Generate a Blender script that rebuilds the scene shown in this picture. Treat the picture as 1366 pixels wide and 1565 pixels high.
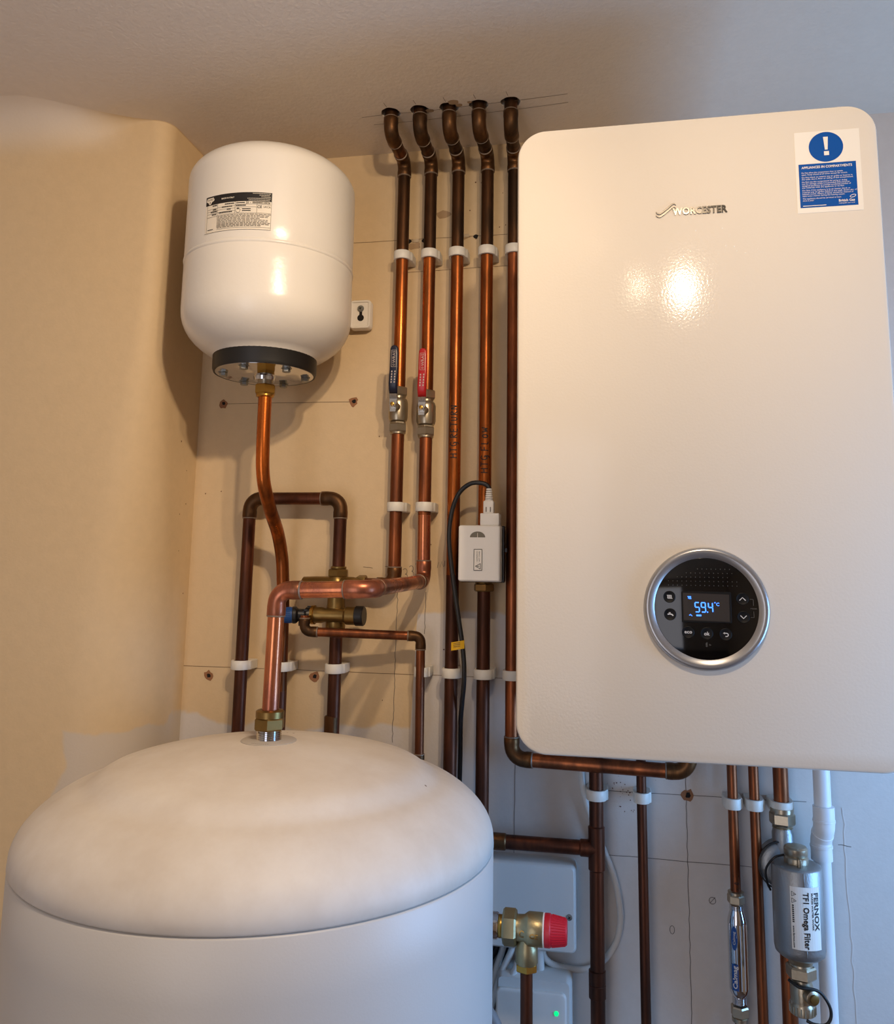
import bpy, bmesh, math, random
from math import pi, sin, cos, sqrt, radians
from mathutils import Vector, Matrix

for o in list(bpy.data.objects):
    bpy.data.objects.remove(o)
scene = bpy.context.scene
COL = scene.collection
random.seed(7)

# ------------------------------------------------------------------ camera
F_PX, W_PX, H_PX, PY = 1262.0, 1366.0, 1565.0, 690.0
pitch, yaw, roll = radians(8.51), radians(-10.81), radians(0.92)
fwd = Vector((sin(yaw) * cos(pitch), cos(yaw) * cos(pitch), sin(pitch)))
rgt = Vector((cos(yaw), -sin(yaw), 0))
upv = rgt.cross(fwd)
r2 = rgt * cos(roll) + upv * sin(roll)
u2 = -rgt * sin(roll) + upv * cos(roll)
cam_d = bpy.data.cameras.new('camera')
cam = bpy.data.objects.new('camera', cam_d)
COL.objects.link(cam)
cam.matrix_world = Matrix(((r2.x, u2.x, -fwd.x, 0.0), (r2.y, u2.y, -fwd.y, -1.41),
                           (r2.z, u2.z, -fwd.z, 1.5), (0, 0, 0, 1)))
cam_d.sensor_fit = 'HORIZONTAL'
cam_d.sensor_width = 36.0
cam_d.lens = F_PX / W_PX * 36.0
cam_d.shift_y = -(H_PX / 2 - PY) / W_PX
cam_d.clip_start = 0.01
scene.camera = cam

# ------------------------------------------------------------------ world, lights, exposure
world = bpy.data.worlds.new('world')
scene.world = world
world.use_nodes = True
wb = world.node_tree.nodes['Background']
wb.inputs[0].default_value = (0.42, 0.62, 1.0, 1)
wb.inputs[1].default_value = 1.0
scene.view_settings.view_transform = 'Standard'
scene.view_settings.look = 'None'
scene.view_settings.exposure = 0.08
scene.view_settings.gamma = 1.0
scene.view_settings.use_curve_mapping = False

CEIL = 2.285


def light(name, kind, loc, energy, color, **kw):
    d = bpy.data.lights.new(name, kind)
    d.energy = energy
    d.color = color
    for k, v in kw.items():
        setattr(d, k, v)
    o = bpy.data.objects.new(name, d)
    o.location = loc
    COL.objects.link(o)
    return o


# daylight entering at the window in the right-hand wall
day = light('window_daylight', 'AREA', (1.06, -.46, 1.24), 12.5, (0.22, 0.51, 1.0),
            shape='RECTANGLE', size=.66, size_y=.64)
day.rotation_euler = (0, radians(90), 0)

# added warm fill from behind the viewer, placed at an invented doorway
rear_fill = light('rear_fill_light', 'AREA', (-.78, -2.86, 1.05), 8.5, (1.0, .84, .70), shape='RECTANGLE', size=.9, size_y=1.95)
rear_fill.rotation_euler = (radians(90), 0, 0)

# ------------------------------------------------------------------ helpers
ORIG = {}


def lin(r, g, b):
    f = lambda c: (c / 255 / 12.92) if c / 255 <= 0.04045 else ((c / 255 + 0.055) / 1.055) ** 2.4
    return (f(r), f(g), f(b), 1)


def basis(d):
    d = Vector(d).normalized()
    a = Vector((0, 0, 1)) if abs(d.z) < 0.9 else Vector((1, 0, 0))
    x = a.cross(d).normalized()
    y = d.cross(x)
    return x, y, d


class MB:
    def __init__(self):
        self.v = []
        self.f = []

    def add(self, verts, faces):
        n = len(self.v)
        self.v += [Vector(p) for p in verts]
        self.f += [tuple(i + n for i in q) for q in faces]
        return self

    def lathe(self, prof, origin=(0, 0, 0), axis=(0, 0, 1), seg=32, phase=0.0, caps=True):
        x, y, d = basis(axis)
        o = Vector(origin)
        vs, rows = [], []
        for r, h in prof:
            if r < 1e-6:
                rows.append([len(vs)])
                vs.append(o + d * h)
            else:
                rows.append(list(range(len(vs), len(vs) + seg)))
                for k in range(seg):
                    a = 2 * pi * k / seg + phase
                    vs.append(o + d * h + (x * cos(a) + y * sin(a)) * r)
        fs = []
        for A, B in zip(rows[:-1], rows[1:]):
            for k in range(seg):
                k2 = (k + 1) % seg
                if len(A) == 1 and len(B) == 1:
                    continue
                if len(A) == 1:
                    fs.append((A[0], B[k2], B[k]))
                elif len(B) == 1:
                    fs.append((A[k], A[k2], B[0]))
                else:
                    fs.append((A[k], A[k2], B[k2], B[k]))
        if caps:
            if len(rows[0]) > 1:
                fs.append(tuple(reversed(rows[0])))
            if len(rows[-1]) > 1:
                fs.append(tuple(rows[-1]))
        return self.add(vs, fs)

    def hexnut(self, origin, axis, r, h, phase=0.0):
        return self.lathe([(r * .9, 0), (r, h * .14), (r, h * .86), (r * .9, h)], origin, axis, 6, phase)

    def tube(self, path, r, seg=20, caps=True):
        path = [Vector(p) for p in path]
        n = len(path)
        rs = r if isinstance(r, (list, tuple)) else [r] * n
        vs, fs = [], []
        x = None
        for i, p in enumerate(path):
            t = (path[min(i + 1, n - 1)] - path[max(i - 1, 0)]).normalized()
            if x is None:
                x, y, _ = basis(t)
            else:
                x = (x - t * x.dot(t)).normalized()
                y = t.cross(x)
            for k in range(seg):
                a = 2 * pi * k / seg
                vs.append(p + (x * cos(a) + y * sin(a)) * rs[i])
        for i in range(n - 1):
            for k in range(seg):
                k2 = (k + 1) % seg
                fs.append((i * seg + k, i * seg + k2, (i + 1) * seg + k2, (i + 1) * seg + k))
        if caps:
            fs.append(tuple(reversed(range(seg))))
            fs.append(tuple((n - 1) * seg + k for k in range(seg)))
        return self.add(vs, fs)

    def cyl(self, a, b, r, seg=20):
        return self.tube([a, b], r, seg)

    def box(self, lo, hi, bev=0.0, seg=3):
        bm = bmesh.new()
        bmesh.ops.create_cube(bm, size=1)
        for v in bm.verts:
            v.co = Vector([lo[i] + (v.co[i] + .5) * (hi[i] - lo[i]) for i in range(3)])
        if bev:
            bmesh.ops.bevel(bm, geom=bm.edges[:], offset=bev, segments=seg, profile=.5, affect='EDGES')
        bm.verts.index_update()
        vs = [v.co.copy() for v in bm.verts]
        fs = [tuple(v.index for v in f.verts) for f in bm.faces]
        bm.free()
        return self.add(vs, fs)

    def loops(self, rings, cap0=True, cap1=True):
        vs, fs = [], []
        n = len(rings[0])
        for rg in rings:
            vs += rg
        for i in range(len(rings) - 1):
            for k in range(n):
                k2 = (k + 1) % n
                fs.append((i * n + k, i * n + k2, (i + 1) * n + k2, (i + 1) * n + k))
        if cap0:
            fs.append(tuple(reversed(range(n))))
        if cap1:
            fs.append(tuple((len(rings) - 1) * n + k for k in range(n)))
        return self.add(vs, fs)

    def strip(self, pts, w, fn):
        """flat brush stroke along 2-D pts, width w, placed by fn(u, v)"""
        pts = [Vector(p) for p in pts]
        n = len(pts)
        vs, fs = [], []
        for i, p in enumerate(pts):
            t = (pts[min(i + 1, n - 1)] - pts[max(i - 1, 0)])
            t = t.normalized() if t.length > 1e-9 else Vector((1, 0))
            q = Vector((-t.y, t.x)) * (w / 2)
            vs += [fn(*(p + q)), fn(*(p - q))]
        for i in range(n - 1):
            fs.append((2 * i, 2 * i + 1, 2 * i + 3, 2 * i + 2))
        return self.add(vs, fs)

    def build(self, name, mat, parent=None, loc=None, smooth=True, angle=38, label=None):
        if parent is not None:
            o0 = ORIG[parent]
        else:
            o0 = Vector(loc) if loc is not None else Vector((0, 0, 0))
        me = bpy.data.meshes.new(name)
        me.from_pydata([tuple(p - o0) for p in self.v], [], self.f)
        bm = bmesh.new()
        bm.from_mesh(me)
        bmesh.ops.recalc_face_normals(bm, faces=bm.faces[:])
        bm.to_mesh(me)
        bm.free()
        if smooth:
            me.polygons.foreach_set('use_smooth', [True] * len(me.polygons))
            me.set_sharp_from_angle(angle=radians(angle))
        me.materials.append(mat)
        ob = bpy.data.objects.new(name, me)
        COL.objects.link(ob)
        if parent is not None:
            ob.parent = parent
        else:
            ob.location = o0
        ORIG[ob] = o0
        if label:
            ob['label'] = label
        return ob


def thing(name, label, cat, loc, group=None):
    o = bpy.data.objects.new(name, None)
    o.empty_display_size = .02
    o.location = loc
    COL.objects.link(o)
    ORIG[o] = Vector(loc)
    o['label'] = label
    o['category'] = cat
    if group:
        o['group'] = group
    return o


def tag(o, label, cat, group=None):
    o['label'] = label
    o['category'] = cat
    if group:
        o['group'] = group
    return o


def struct(o):
    o['kind'] = 'structure'
    return o


def bend_path(pts, br, n=8):
    """polyline with rounded corners; returns straight pieces and arcs"""
    pts = [Vector(p) for p in pts]
    straights, arcs = [], []
    prev = pts[0]
    for i in range(1, len(pts) - 1):
        a = (pts[i - 1] - pts[i]).normalized()
        b = (pts[i + 1] - pts[i]).normalized()
        ang = a.angle(b)
        t = br / math.tan(ang / 2)
        p0, p1 = pts[i] + a * t, pts[i] + b * t
        c = pts[i] + (a + b).normalized() * (br / sin(ang / 2))
        e0, e1 = p0 - c, p1 - c
        tot = e0.angle(e1)
        ax = e0.cross(e1).normalized()
        arc = [c + Matrix.Rotation(tot * k / n, 3, ax) @ e0 for k in range(n + 1)]
        straights.append((prev, p0))
        arcs.append((arc, a, b))
        prev = p1
    straights.append((prev, pts[-1]))
    return straights, arcs


def pipe_run(root, pts, r, br, mat, fmat, sock=.012, extra=.0016):
    st, arcs = bend_path(pts, br)
    for a, b in st:
        d = (b - a)
        n = max(2, int(d.length / .05))
        MB().tube([a + d * k / n for k in range(n + 1)], r, 24).build('pipe', mat, root)
    for arc, a, b in arcs:
        p0, p1 = arc[0], arc[-1]
        path = [p0 + a * sock, p0 + a * (sock - .0015), p0 + a * .004] + arc + [p1 + b * .004, p1 + b * (sock - .0015), p1 + b * sock]
        rr = [r + extra * .5, r + extra, r + extra] + [r + extra * .7] * len(arc) + [r + extra, r + extra, r + extra * .5]
        e = MB().tube(path, rr, 24).build('elbow', fmat, root)
        for p, q in ((p0 + a * (sock + .0003), a), (p1 + b * (sock + .0003), b)):
            MB().lathe([(r + .0004, -.001), (r + .0016, -.0004), (r + .0016, .0006), (r + .0003, .0016)], p, q, 24, caps=False).build('solder_ring', M['solder'], e)


def spline(pts, n=10):
    """Catmull-Rom through pts"""
    P = [Vector(p) for p in pts]
    P = [P[0] * 2 - P[1]] + P + [P[-1] * 2 - P[-2]]
    out = []
    for i in range(1, len(P) - 2):
        for k in range(n):
            t = k / n
            a, b, c, d = P[i - 1], P[i], P[i + 1], P[i + 2]
            out.append(.5 * ((2 * b) + (c - a) * t + (2 * a - 5 * b + 4 * c - d) * t * t + (3 * b - a - 3 * c + d) * t ** 3))
    out.append(P[-2])
    return out


def rrect(w, h, r, n=8):
    """rounded rectangle outline centred on 0 (counter-clockwise)"""
    pts = []
    for cx, cy, a0 in ((w / 2 - r, h / 2 - r, 0), (-w / 2 + r, h / 2 - r, pi / 2), (-w / 2 + r, -h / 2 + r, pi), (w / 2 - r, -h / 2 + r, 1.5 * pi)):
        for k in range(n + 1):
            a = a0 + pi / 2 * k / n
            pts.append((cx + r * cos(a), cy + r * sin(a)))
    return pts


def plate(m, cx, cz, w, h, r, layers, n=8):
    """rounded slab facing -Y: layers = [(inset, y), ...]"""
    rings = []
    for ins, y in layers:
        rings.append([Vector((cx + p[0], y, cz + p[1])) for p in rrect(w - 2 * ins, h - 2 * ins, max(r - ins, .0004), n)])
    return m.loops(rings)


_font = {}


def text2d(s, size, align='LEFT', bold=0.0, space=1.0):
    cu = bpy.data.curves.new('tmp_text', 'FONT')
    cu.body = s
    cu.size = size
    cu.align_x = align
    cu.resolution_u = 2
    cu.offset = bold
    cu.space_character = space
    ob = bpy.data.objects.new('tmp_text', cu)
    me = ob.to_mesh()
    vs = [(v.co.x, v.co.y) for v in me.vertices]
    fs = [tuple(p.vertices) for p in me.polygons]
    ob.to_mesh_clear()
    bpy.data.objects.remove(ob)
    bpy.data.curves.remove(cu)
    return vs, fs


def text(m, s, size, fn, align='LEFT', bold=0.0, space=1.0, width=None):
    vs, fs = text2d(s, size, align, bold, space)
    if width and vs:
        w = max(v[0] for v in vs) - min(v[0] for v in vs)
        k = width / w
        vs = [(v[0] * k, v[1]) for v in vs]
    return m.add([fn(*v) for v in vs], fs)


# ------------------------------------------------------------------ materials
M = {}


def nt(name):
    m = bpy.data.materials.new(name)
    m.use_nodes = True
    t = m.node_tree
    return m, t, t.nodes['Principled BSDF']


def simple(name, col, rough=.5, metal=0.0, bump=None, spec=.5, coat=0.0, var=0.0, vscale=30, emit=None, sub=0.0):
    m, t, b = nt(name)
    b.inputs['Base Color'].default_value = col
    b.inputs['Roughness'].default_value = rough
    b.inputs['Metallic'].default_value = metal
    b.inputs['Specular IOR Level'].default_value = spec
    b.inputs['Coat Weight'].default_value = coat
    if sub:
        b.inputs['Subsurface Weight'].default_value = sub
        b.inputs['Subsurface Radius'].default_value = (.01, .01, .01)
    if emit:
        b.inputs['Emission Color'].default_value = col
        b.inputs['Emission Strength'].default_value = emit
    tc = t.nodes.new('ShaderNodeTexCoord')
    if var:
        nz = t.nodes.new('ShaderNodeTexNoise')
        nz.inputs['Scale'].default_value = vscale
        nz.inputs['Detail'].default_value = 4
        t.links.new(tc.outputs['Object'], nz.inputs['Vector'])
        mx = t.nodes.new('ShaderNodeMix')
        mx.data_type = 'RGBA'
        mx.inputs[6].default_value = tuple(c * (1 - var) for c in col[:3]) + (1,)
        mx.inputs[7].default_value = tuple(min(1, c * (1 + var)) for c in col[:3]) + (1,)
        t.links.new(nz.outputs['Fac'], mx.inputs[0])
        t.links.new(mx.outputs[2], b.inputs['Base Color'])
    if bump:
        nz = t.nodes.new('ShaderNodeTexNoise')
        nz.inputs['Scale'].default_value = bump[0]
        nz.inputs['Detail'].default_value = bump[3] if len(bump) > 3 else 2
        t.links.new(tc.outputs['Object'], nz.inputs['Vector'])
        bp = t.nodes.new('ShaderNodeBump')
        bp.inputs['Strength'].default_value = bump[1]
        bp.inputs['Distance'].default_value = bump[2]
        t.links.new(nz.outputs['Fac'], bp.inputs['Height'])
        t.links.new(bp.outputs['Normal'], b.inputs['Normal'])
    M[name] = m
    return m


def copper(name, dark, mid, bright, lo, hi, rough=(.28, .5), seed=0.0, metal=.85):
    """tarnished copper: patches stretched along the pipe"""
    m, t, b = nt(name)
    tc = t.nodes.new('ShaderNodeTexCoord')
    mp = t.nodes.new('ShaderNodeMapping')
    mp.inputs['Scale'].default_value = (26, 26, 5)
    mp.inputs['Location'].default_value = (seed, seed * 1.7, seed * .3)
    n1 = t.nodes.new('ShaderNodeTexNoise')
    n1.inputs['Scale'].default_value = 1.0
    n1.inputs['Detail'].default_value = 6
    n1.inputs['Roughness'].default_value = .62
    t.links.new(tc.outputs['Object'], mp.inputs['Vector'])
    t.links.new(mp.outputs['Vector'], n1.inputs['Vector'])
    cr = t.nodes.new('ShaderNodeValToRGB')
    e = cr.color_ramp.elements
    e[0].position, e[0].color = lo, dark
    e[1].position, e[1].color = hi, bright
    k = cr.color_ramp.elements.new((lo + hi) / 2)
    k.color = mid
    t.links.new(n1.outputs['Fac'], cr.inputs['Fac'])
    t.links.new(cr.outputs['Color'], b.inputs['Base Color'])
    mr = t.nodes.new('ShaderNodeMapRange')
    mr.inputs['From Min'].default_value = lo
    mr.inputs['From Max'].default_value = hi
    mr.inputs['To Min'].default_value = rough[1]
    mr.inputs['To Max'].default_value = rough[0]
    t.links.new(n1.outputs['Fac'], mr.inputs['Value'])
    t.links.new(mr.outputs['Result'], b.inputs['Roughness'])
    n2 = t.nodes.new('ShaderNodeTexNoise')
    n2.inputs['Scale'].default_value = 260
    t.links.new(tc.outputs['Object'], n2.inputs['Vector'])
    bp = t.nodes.new('ShaderNodeBump')
    bp.inputs['Strength'].default_value = .12
    bp.inputs['Distance'].default_value = .0006
    t.links.new(n2.outputs['Fac'], bp.inputs['Height'])
    t.links.new(bp.outputs['Normal'], b.inputs['Normal'])
    b.inputs['Metallic'].default_value = metal
    M[name] = m
    return m


copper('copper_up', lin(84, 48, 26), lin(146, 80, 36), lin(204, 108, 42), .34, .66, (.24, .42), 0)
copper('copper_top', lin(58, 40, 26), lin(92, 60, 36), lin(150, 84, 42), .38, .72, (.34, .52), 2)
copper('copper_mid', lin(84, 52, 36), lin(128, 74, 46), lin(176, 100, 58), .34, .68, (.3, .46), 3)
copper('copper_brown', lin(66, 42, 32), lin(94, 56, 40), lin(128, 72, 48), .34, .7, (.32, .5), 7)
copper('copper_hot', lin(120, 74, 58), lin(176, 106, 80), lin(222, 138, 92), .32, .62, (.2, .36), 11)
copper('copper_fit', lin(66, 48, 32), lin(98, 68, 42), lin(134, 90, 52), .34, .7, (.34, .52), 5)
copper('copper_fit_hot', lin(130, 84, 62), lin(184, 112, 84), lin(214, 140, 104), .32, .66, (.24, .4), 5)
simple('solder', lin(146, 128, 112), .5, .6)
simple('brass', lin(136, 110, 64), .36, .9, var=.18, vscale=60)
simple('brass_bright', lin(186, 142, 66), .28, .95, var=.12, vscale=60)
simple('brass_pale', lin(170, 156, 118), .36, .85, bump=(240, .2, .001), var=.12, vscale=50)
simple('nickel', lin(176, 164, 142), .32, .9, bump=(260, .12, .001), var=.08, vscale=60)
simple('steel', lin(196, 192, 184), .24, .95)
simple('chrome', lin(214, 216, 220), .1, 1.0)
simple('zinc', lin(150, 152, 148), .4, .8)
simple('cast_steel', lin(158, 160, 160), .42, .85, bump=(420, .35, .0008), var=.06, vscale=40)
simple('vessel_white', lin(234, 228, 218), .24, 0, bump=(95, .08, .003), spec=.4)
simple('boiler_white', lin(232, 223, 209), .11, 0, bump=(330, .14, .0010), spec=.28)
simple('boiler_case', lin(228, 226, 222), .4)
simple('tank_white', lin(206, 202, 197), .42, 0, bump=(420, .10, .0008), var=.03, vscale=9)
simple('white_plastic', lin(236, 233, 226), .38)
simple('grey_white_plastic', lin(222, 222, 218), .4)
simple('clip_plastic', lin(226, 222, 212), .42, sub=.25)
simple('pvc_white', lin(236, 236, 236), .34)
simple('cable_white', lin(226, 226, 222), .45)
simple('cable_black', lin(26, 26, 28), .42)
simple('rubber_black', lin(24, 22, 20), .5)
simple('hose_grey', lin(150, 140, 136), .55, var=.1, vscale=60)
simple('black_gloss', lin(9, 9, 10), .08, spec=.6)
simple('black_button', lin(14, 14, 15), .5, spec=.25)
simple('black_satin', lin(20, 20, 22), .4)
simple('bezel_silver', lin(176, 176, 178), .3, .75)
simple('badge_metal', lin(92, 88, 82), .11, .8)
simple('lcd', lin(58, 54, 52), .25)
simple('lcd_blue', (.05, .22, 1.0, 1), .5, emit=2.2)
simple('icon_white', lin(225, 225, 225), .5)
simple('icon_grey', lin(110, 108, 104), .5)
simple('led_green', (.0, .85, .22, 1), .4, emit=1.1)
simple('sticker_white', lin(243, 238, 228), .42)
simple('sticker_blue', lin(0, 80, 164), .5, spec=.15)
simple('label_paper', lin(236, 226, 208), .4)
simple('label_ink', lin(30, 26, 24), .5)
simple('label_grey', lin(120, 112, 102), .5)
simple('ink_marker', lin(22, 16, 14), .6)
simple('pencil', lin(120, 96, 70), .8)
simple('pencil_dark', lin(104, 96, 92), .8)
simple('washer_grey', lin(186, 178, 168), .5)
simple('ridge_white', lin(220, 212, 204), .6)
simple('lever_blue', lin(22, 26, 48), .32, var=.1, vscale=80)
simple('lever_red', lin(178, 22, 26), .3, var=.08, vscale=80)
simple('lever_print', lin(190, 176, 168), .5)
simple('blue_cap', lin(14, 66, 128), .45)
simple('red_cap', lin(196, 30, 48), .4)
simple('tag_yellow', lin(226, 176, 20), .5)
simple('indicator_grey', lin(112, 106, 90), .5)
simple('blue_label', lin(20, 74, 150), .25)
simple('hole_dark', lin(24, 18, 14), .9)
simple('plaster_raw', lin(150, 104, 72), .9, var=.25, vscale=120)
simple('plaster_patch', lin(198, 178, 150), .85)
simple('rust', lin(92, 48, 26), .9, var=.3, vscale=200)
simple('plaster_chip', lin(176, 146, 112), .85)
simple('floor_boards', lin(92, 70, 54), .5, var=.2, vscale=6)
simple('room_wall', lin(216, 196, 170), .7)
simple('frame_white', lin(235, 235, 232), .4)
simple('dark_void', lin(12, 9, 7), 1.0)


def lid_material():
    m, t, b = nt('tank_lid')
    N, L = t.nodes, t.links
    tc = N.new('ShaderNodeTexCoord')
    n1 = N.new('ShaderNodeTexNoise')
    n1.inputs['Scale'].default_value = 7
    n1.inputs['Detail'].default_value = 6
    n1.inputs['Roughness'].default_value = .65
    L.new(tc.outputs['Object'], n1.inputs['Vector'])
    cr = N.new('ShaderNodeValToRGB')
    cr.color_ramp.elements[0].position, cr.color_ramp.elements[0].color = .36, lin(214, 204, 192)
    cr.color_ramp.elements[1].position, cr.color_ramp.elements[1].color = .62, lin(227, 220, 211)
    L.new(n1.outputs['Fac'], cr.inputs['Fac'])
    # scattered dark specks of dirt
    n2 = N.new('ShaderNodeTexVoronoi')
    n2.inputs['Scale'].default_value = 26
    L.new(tc.outputs['Object'], n2.inputs['Vector'])
    mr = N.new('ShaderNodeMapRange')
    mr.inputs['From Min'].default_value = .035
    mr.inputs['From Max'].default_value = .055
    L.new(n2.outputs['Distance'], mr.inputs['Value'])
    n3 = N.new('ShaderNodeTexNoise')
    n3.inputs['Scale'].default_value = 16
    L.new(tc.outputs['Object'], n3.inputs['Vector'])
    mr3 = N.new('ShaderNodeMapRange')
    mr3.inputs['From Min'].default_value = .60
    mr3.inputs['From Max'].default_value = .58
    L.new(n3.outputs['Fac'], mr3.inputs['Value'])
    mxm = N.new('ShaderNodeMath')
    mxm.operation = 'MAXIMUM'
    L.new(mr.outputs['Result'], mxm.inputs[0])
    L.new(mr3.outputs['Result'], mxm.inputs[1])
    mx = N.new('ShaderNodeMix')
    mx.data_type = 'RGBA'
    mx.inputs[6].default_value = lin(120, 100, 80)
    L.new(mxm.outputs[0], mx.inputs[0])
    L.new(cr.outputs['Color'], mx.inputs[7])
    L.new(mx.outputs[2], b.inputs['Base Color'])
    b.inputs['Roughness'].default_value = .5
    b.inputs['Specular IOR Level'].default_value = .35
    M['tank_lid'] = m


lid_material()


def paint(name, kind):
    m, t, b = nt(name)
    N, L = t.nodes, t.links
    geo = N.new('ShaderNodeNewGeometry')
    sep = N.new('ShaderNodeSeparateXYZ')
    L.new(geo.outputs['Position'], sep.inputs[0])
    cream = lin(218, 192, 153)
    white = lin(214, 206, 198)
    ceilc = lin(232, 218, 200)

    def noise(scale, detail=3, rough=.5):
        n = N.new('ShaderNodeTexNoise')
        n.inputs['Scale'].default_value = scale
        n.inputs['Detail'].default_value = detail
        n.inputs['Roughness'].default_value = rough
        L.new(geo.outputs['Position'], n.inputs['Vector'])
        return n

    def math_(op, a, c):
        n = N.new('ShaderNodeMath')
        n.operation = op
        for i, q in enumerate((a, c)):
            if hasattr(q, 'is_linked'):
                L.new(q, n.inputs[i])
            else:
                n.inputs[i].default_value = q
        return n.outputs[0]

    def ss(v, lo, hi):
        n = N.new('ShaderNodeMapRange')
        n.interpolation_type = 'SMOOTHSTEP'
        L.new(v, n.inputs['Value'])
        n.inputs['From Min'].default_value = lo
        n.inputs['From Max'].default_value = hi
        return n.outputs['Result']

    def mix(f, a, c):
        n = N.new('ShaderNodeMix')
        n.data_type = 'RGBA'
        L.new(f, n.inputs[0])
        for i, q in ((6, a), (7, c)):
            if hasattr(q, 'is_linked'):
                L.new(q, n.inputs[i])
            else:
                n.inputs[i].default_value = q
        return n.outputs[2]

    nz = noise(9, 4)
    nf = noise(55, 4, .6)
    cream_v = mix(nf.outputs['Fac'], tuple(c * .93 for c in cream[:3]) + (1,), tuple(c * 1.06 for c in cream[:3]) + (1,))
    white_v = mix(nf.outputs['Fac'], tuple(c * .94 for c in white[:3]) + (1,), tuple(c * 1.05 for c in white[:3]) + (1,))
    if kind == 'back':
        # cream paint above, bare white plaster below a ragged edge that steps up behind the boiler
        wob = math_('MULTIPLY', math_('SUBTRACT', nz.outputs['Fac'], .5), .07)
        stepx = ss(sep.outputs['X'], -.325, -.315)
        edge = math_('ADD', math_('MULTIPLY', stepx, .20), 1.238)
        stepx2 = ss(sep.outputs['X'], -.11, .1)
        edge = math_('ADD', edge, math_('MULTIPLY', stepx2, 1.2))
        f = ss(math_('SUBTRACT', math_('ADD', sep.outputs['Z'], wob), edge), -.004, .004)
        col = mix(f, white_v, cream_v)
    elif kind == 'left':
        wob = math_('MULTIPLY', math_('SUBTRACT', nz.outputs['Fac'], .5), .09)
        f = ss(math_('SUBTRACT', math_('ADD', sep.outputs['Z'], wob), 1.238), -.004, .004)
        # the white patch only reaches a hand's width out of the corner
        g = ss(math_('ADD', sep.outputs['X'], math_('MULTIPLY', wob, .8)), -.862, -.852)
        f2 = math_('MAXIMUM', f, math_('SUBTRACT', 1.0, g))
        col = mix(f2, lin(208, 194, 176), cream_v)
        h = ss(sep.outputs['Z'], CEIL - .07, CEIL - .004)
        cove = ss(sep.outputs['X'], -.80, -.90)
        col = mix(math_('MULTIPLY', h, cove), col, ceilc)
    else:
        col = mix(nf.outputs['Fac'], tuple(c * .95 for c in ceilc[:3]) + (1,), tuple(c * 1.04 for c in ceilc[:3]) + (1,))
    L.new(col, b.inputs['Base Color'])
    b.inputs['Roughness'].default_value = .55
    b.inputs['Specular IOR Level'].default_value = .25
    hb = noise(150 if kind == 'ceil' else 190, 5, .6)
    bp = N.new('ShaderNodeBump')
    bp.inputs['Strength'].default_value = .35 if kind == 'ceil' else .16
    bp.inputs['Distance'].default_value = .0025 if kind == 'ceil' else .002
    L.new(hb.outputs['Fac'], bp.inputs['Height'])
    L.new(bp.outputs['Normal'], b.inputs['Normal'])
    M[name] = m


paint('paint_back', 'back')
paint('paint_left', 'left')
paint('paint_ceiling', 'ceil')

# ------------------------------------------------------------------ the room
XL, XR, YF = -.744, 1.10, -2.9
# back wall
back = MB().add([(XL - .02, 0, 0), (XR, 0, 0), (XR, 0, CEIL + .15), (XL - .02, 0, CEIL + .15),
                 (XL - .02, .1, 0), (XR, .1, 0), (XR, .1, CEIL + .15), (XL - .02, .1, CEIL + .15)],
                [(0, 1, 2, 3), (5, 4, 7, 6), (1, 5, 6, 2), (4, 0, 3, 7), (3, 2, 6, 7), (4, 5, 1, 0)]).build('wall_back', M['paint_back'], smooth=False)
struct(back)

# left wall: leaves the corner, then turns away to the left round a soft plaster corner;
# its junction with the ceiling opens into a soft cove
YT = -.178
ZL = (0, .6, 1.0, 1.2, 1.35, 1.5, 1.6, 1.7, 1.8, 1.9, 2.0, 2.1, 2.2)
NS, NA, NE = 14, 14, 30
DA = pi / 2 * .93


def plan_pt(i, z):
    """point and inward normal of the left wall's plan curve at height z (sharper corner higher up)"""
    t_ = min(1, max(0, (z - 1.45) / .5))
    rc = .12 + (.034 - .12) * t_
    ys = YT + rc
    if i < NS:
        return Vector((XL, .03 + (ys - .03) * i / NS)), Vector((1, 0))
    if i <= NS + NA:
        a = DA * (i - NS) / NA
        return Vector((XL - rc + rc * cos(a), ys - rc * sin(a))), Vector((cos(a), -sin(a)))
    s = .95 * (i - NS - NA) / NE
    return Vector((XL - rc + rc * cos(DA) - sin(DA) * s, ys - rc * sin(DA) - cos(DA) * s)), Vector((cos(DA), -sin(DA)))


rings = []
for i in range(NS + NA + NE + 1):
    x = plan_pt(i, 2.2)[0].x
    cov = .002 + .085 * min(1, max(0, (-x - .78) / .17)) ** 1.2
    row = []
    for z in ZL:
        if z < CEIL - cov - .003:
            p, nrm = plan_pt(i, z)
            row.append(Vector((p.x, p.y, z)))
    p, nrm = plan_pt(i, 2.2)
    while len(row) < len(ZL):
        row.append(Vector((p.x, p.y, CEIL - cov - .003)))
    for k in range(0, 9):
        a = pi / 2 * k / 8
        q = cov * (1 - cos(a))
        row.append(Vector((p.x + nrm.x * q, p.y + nrm.y * q, CEIL - cov + cov * sin(a))))
    rings.append(row)
plan = [tuple(r_[0])[:2] for r_ in rings]
m = MB()
n = len(rings[0])
vs = [p for r in rings for p in r]
fs = []
for i in range(len(rings) - 1):
    for k in range(n - 1):
        fs.append((i * n + k, i * n + k + 1, (i + 1) * n + k + 1, (i + 1) * n + k))
left = m.add(vs, fs).build('wall_left', M['paint_left'], angle=80)
struct(left)
XLL = plan[-1][0]

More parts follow.
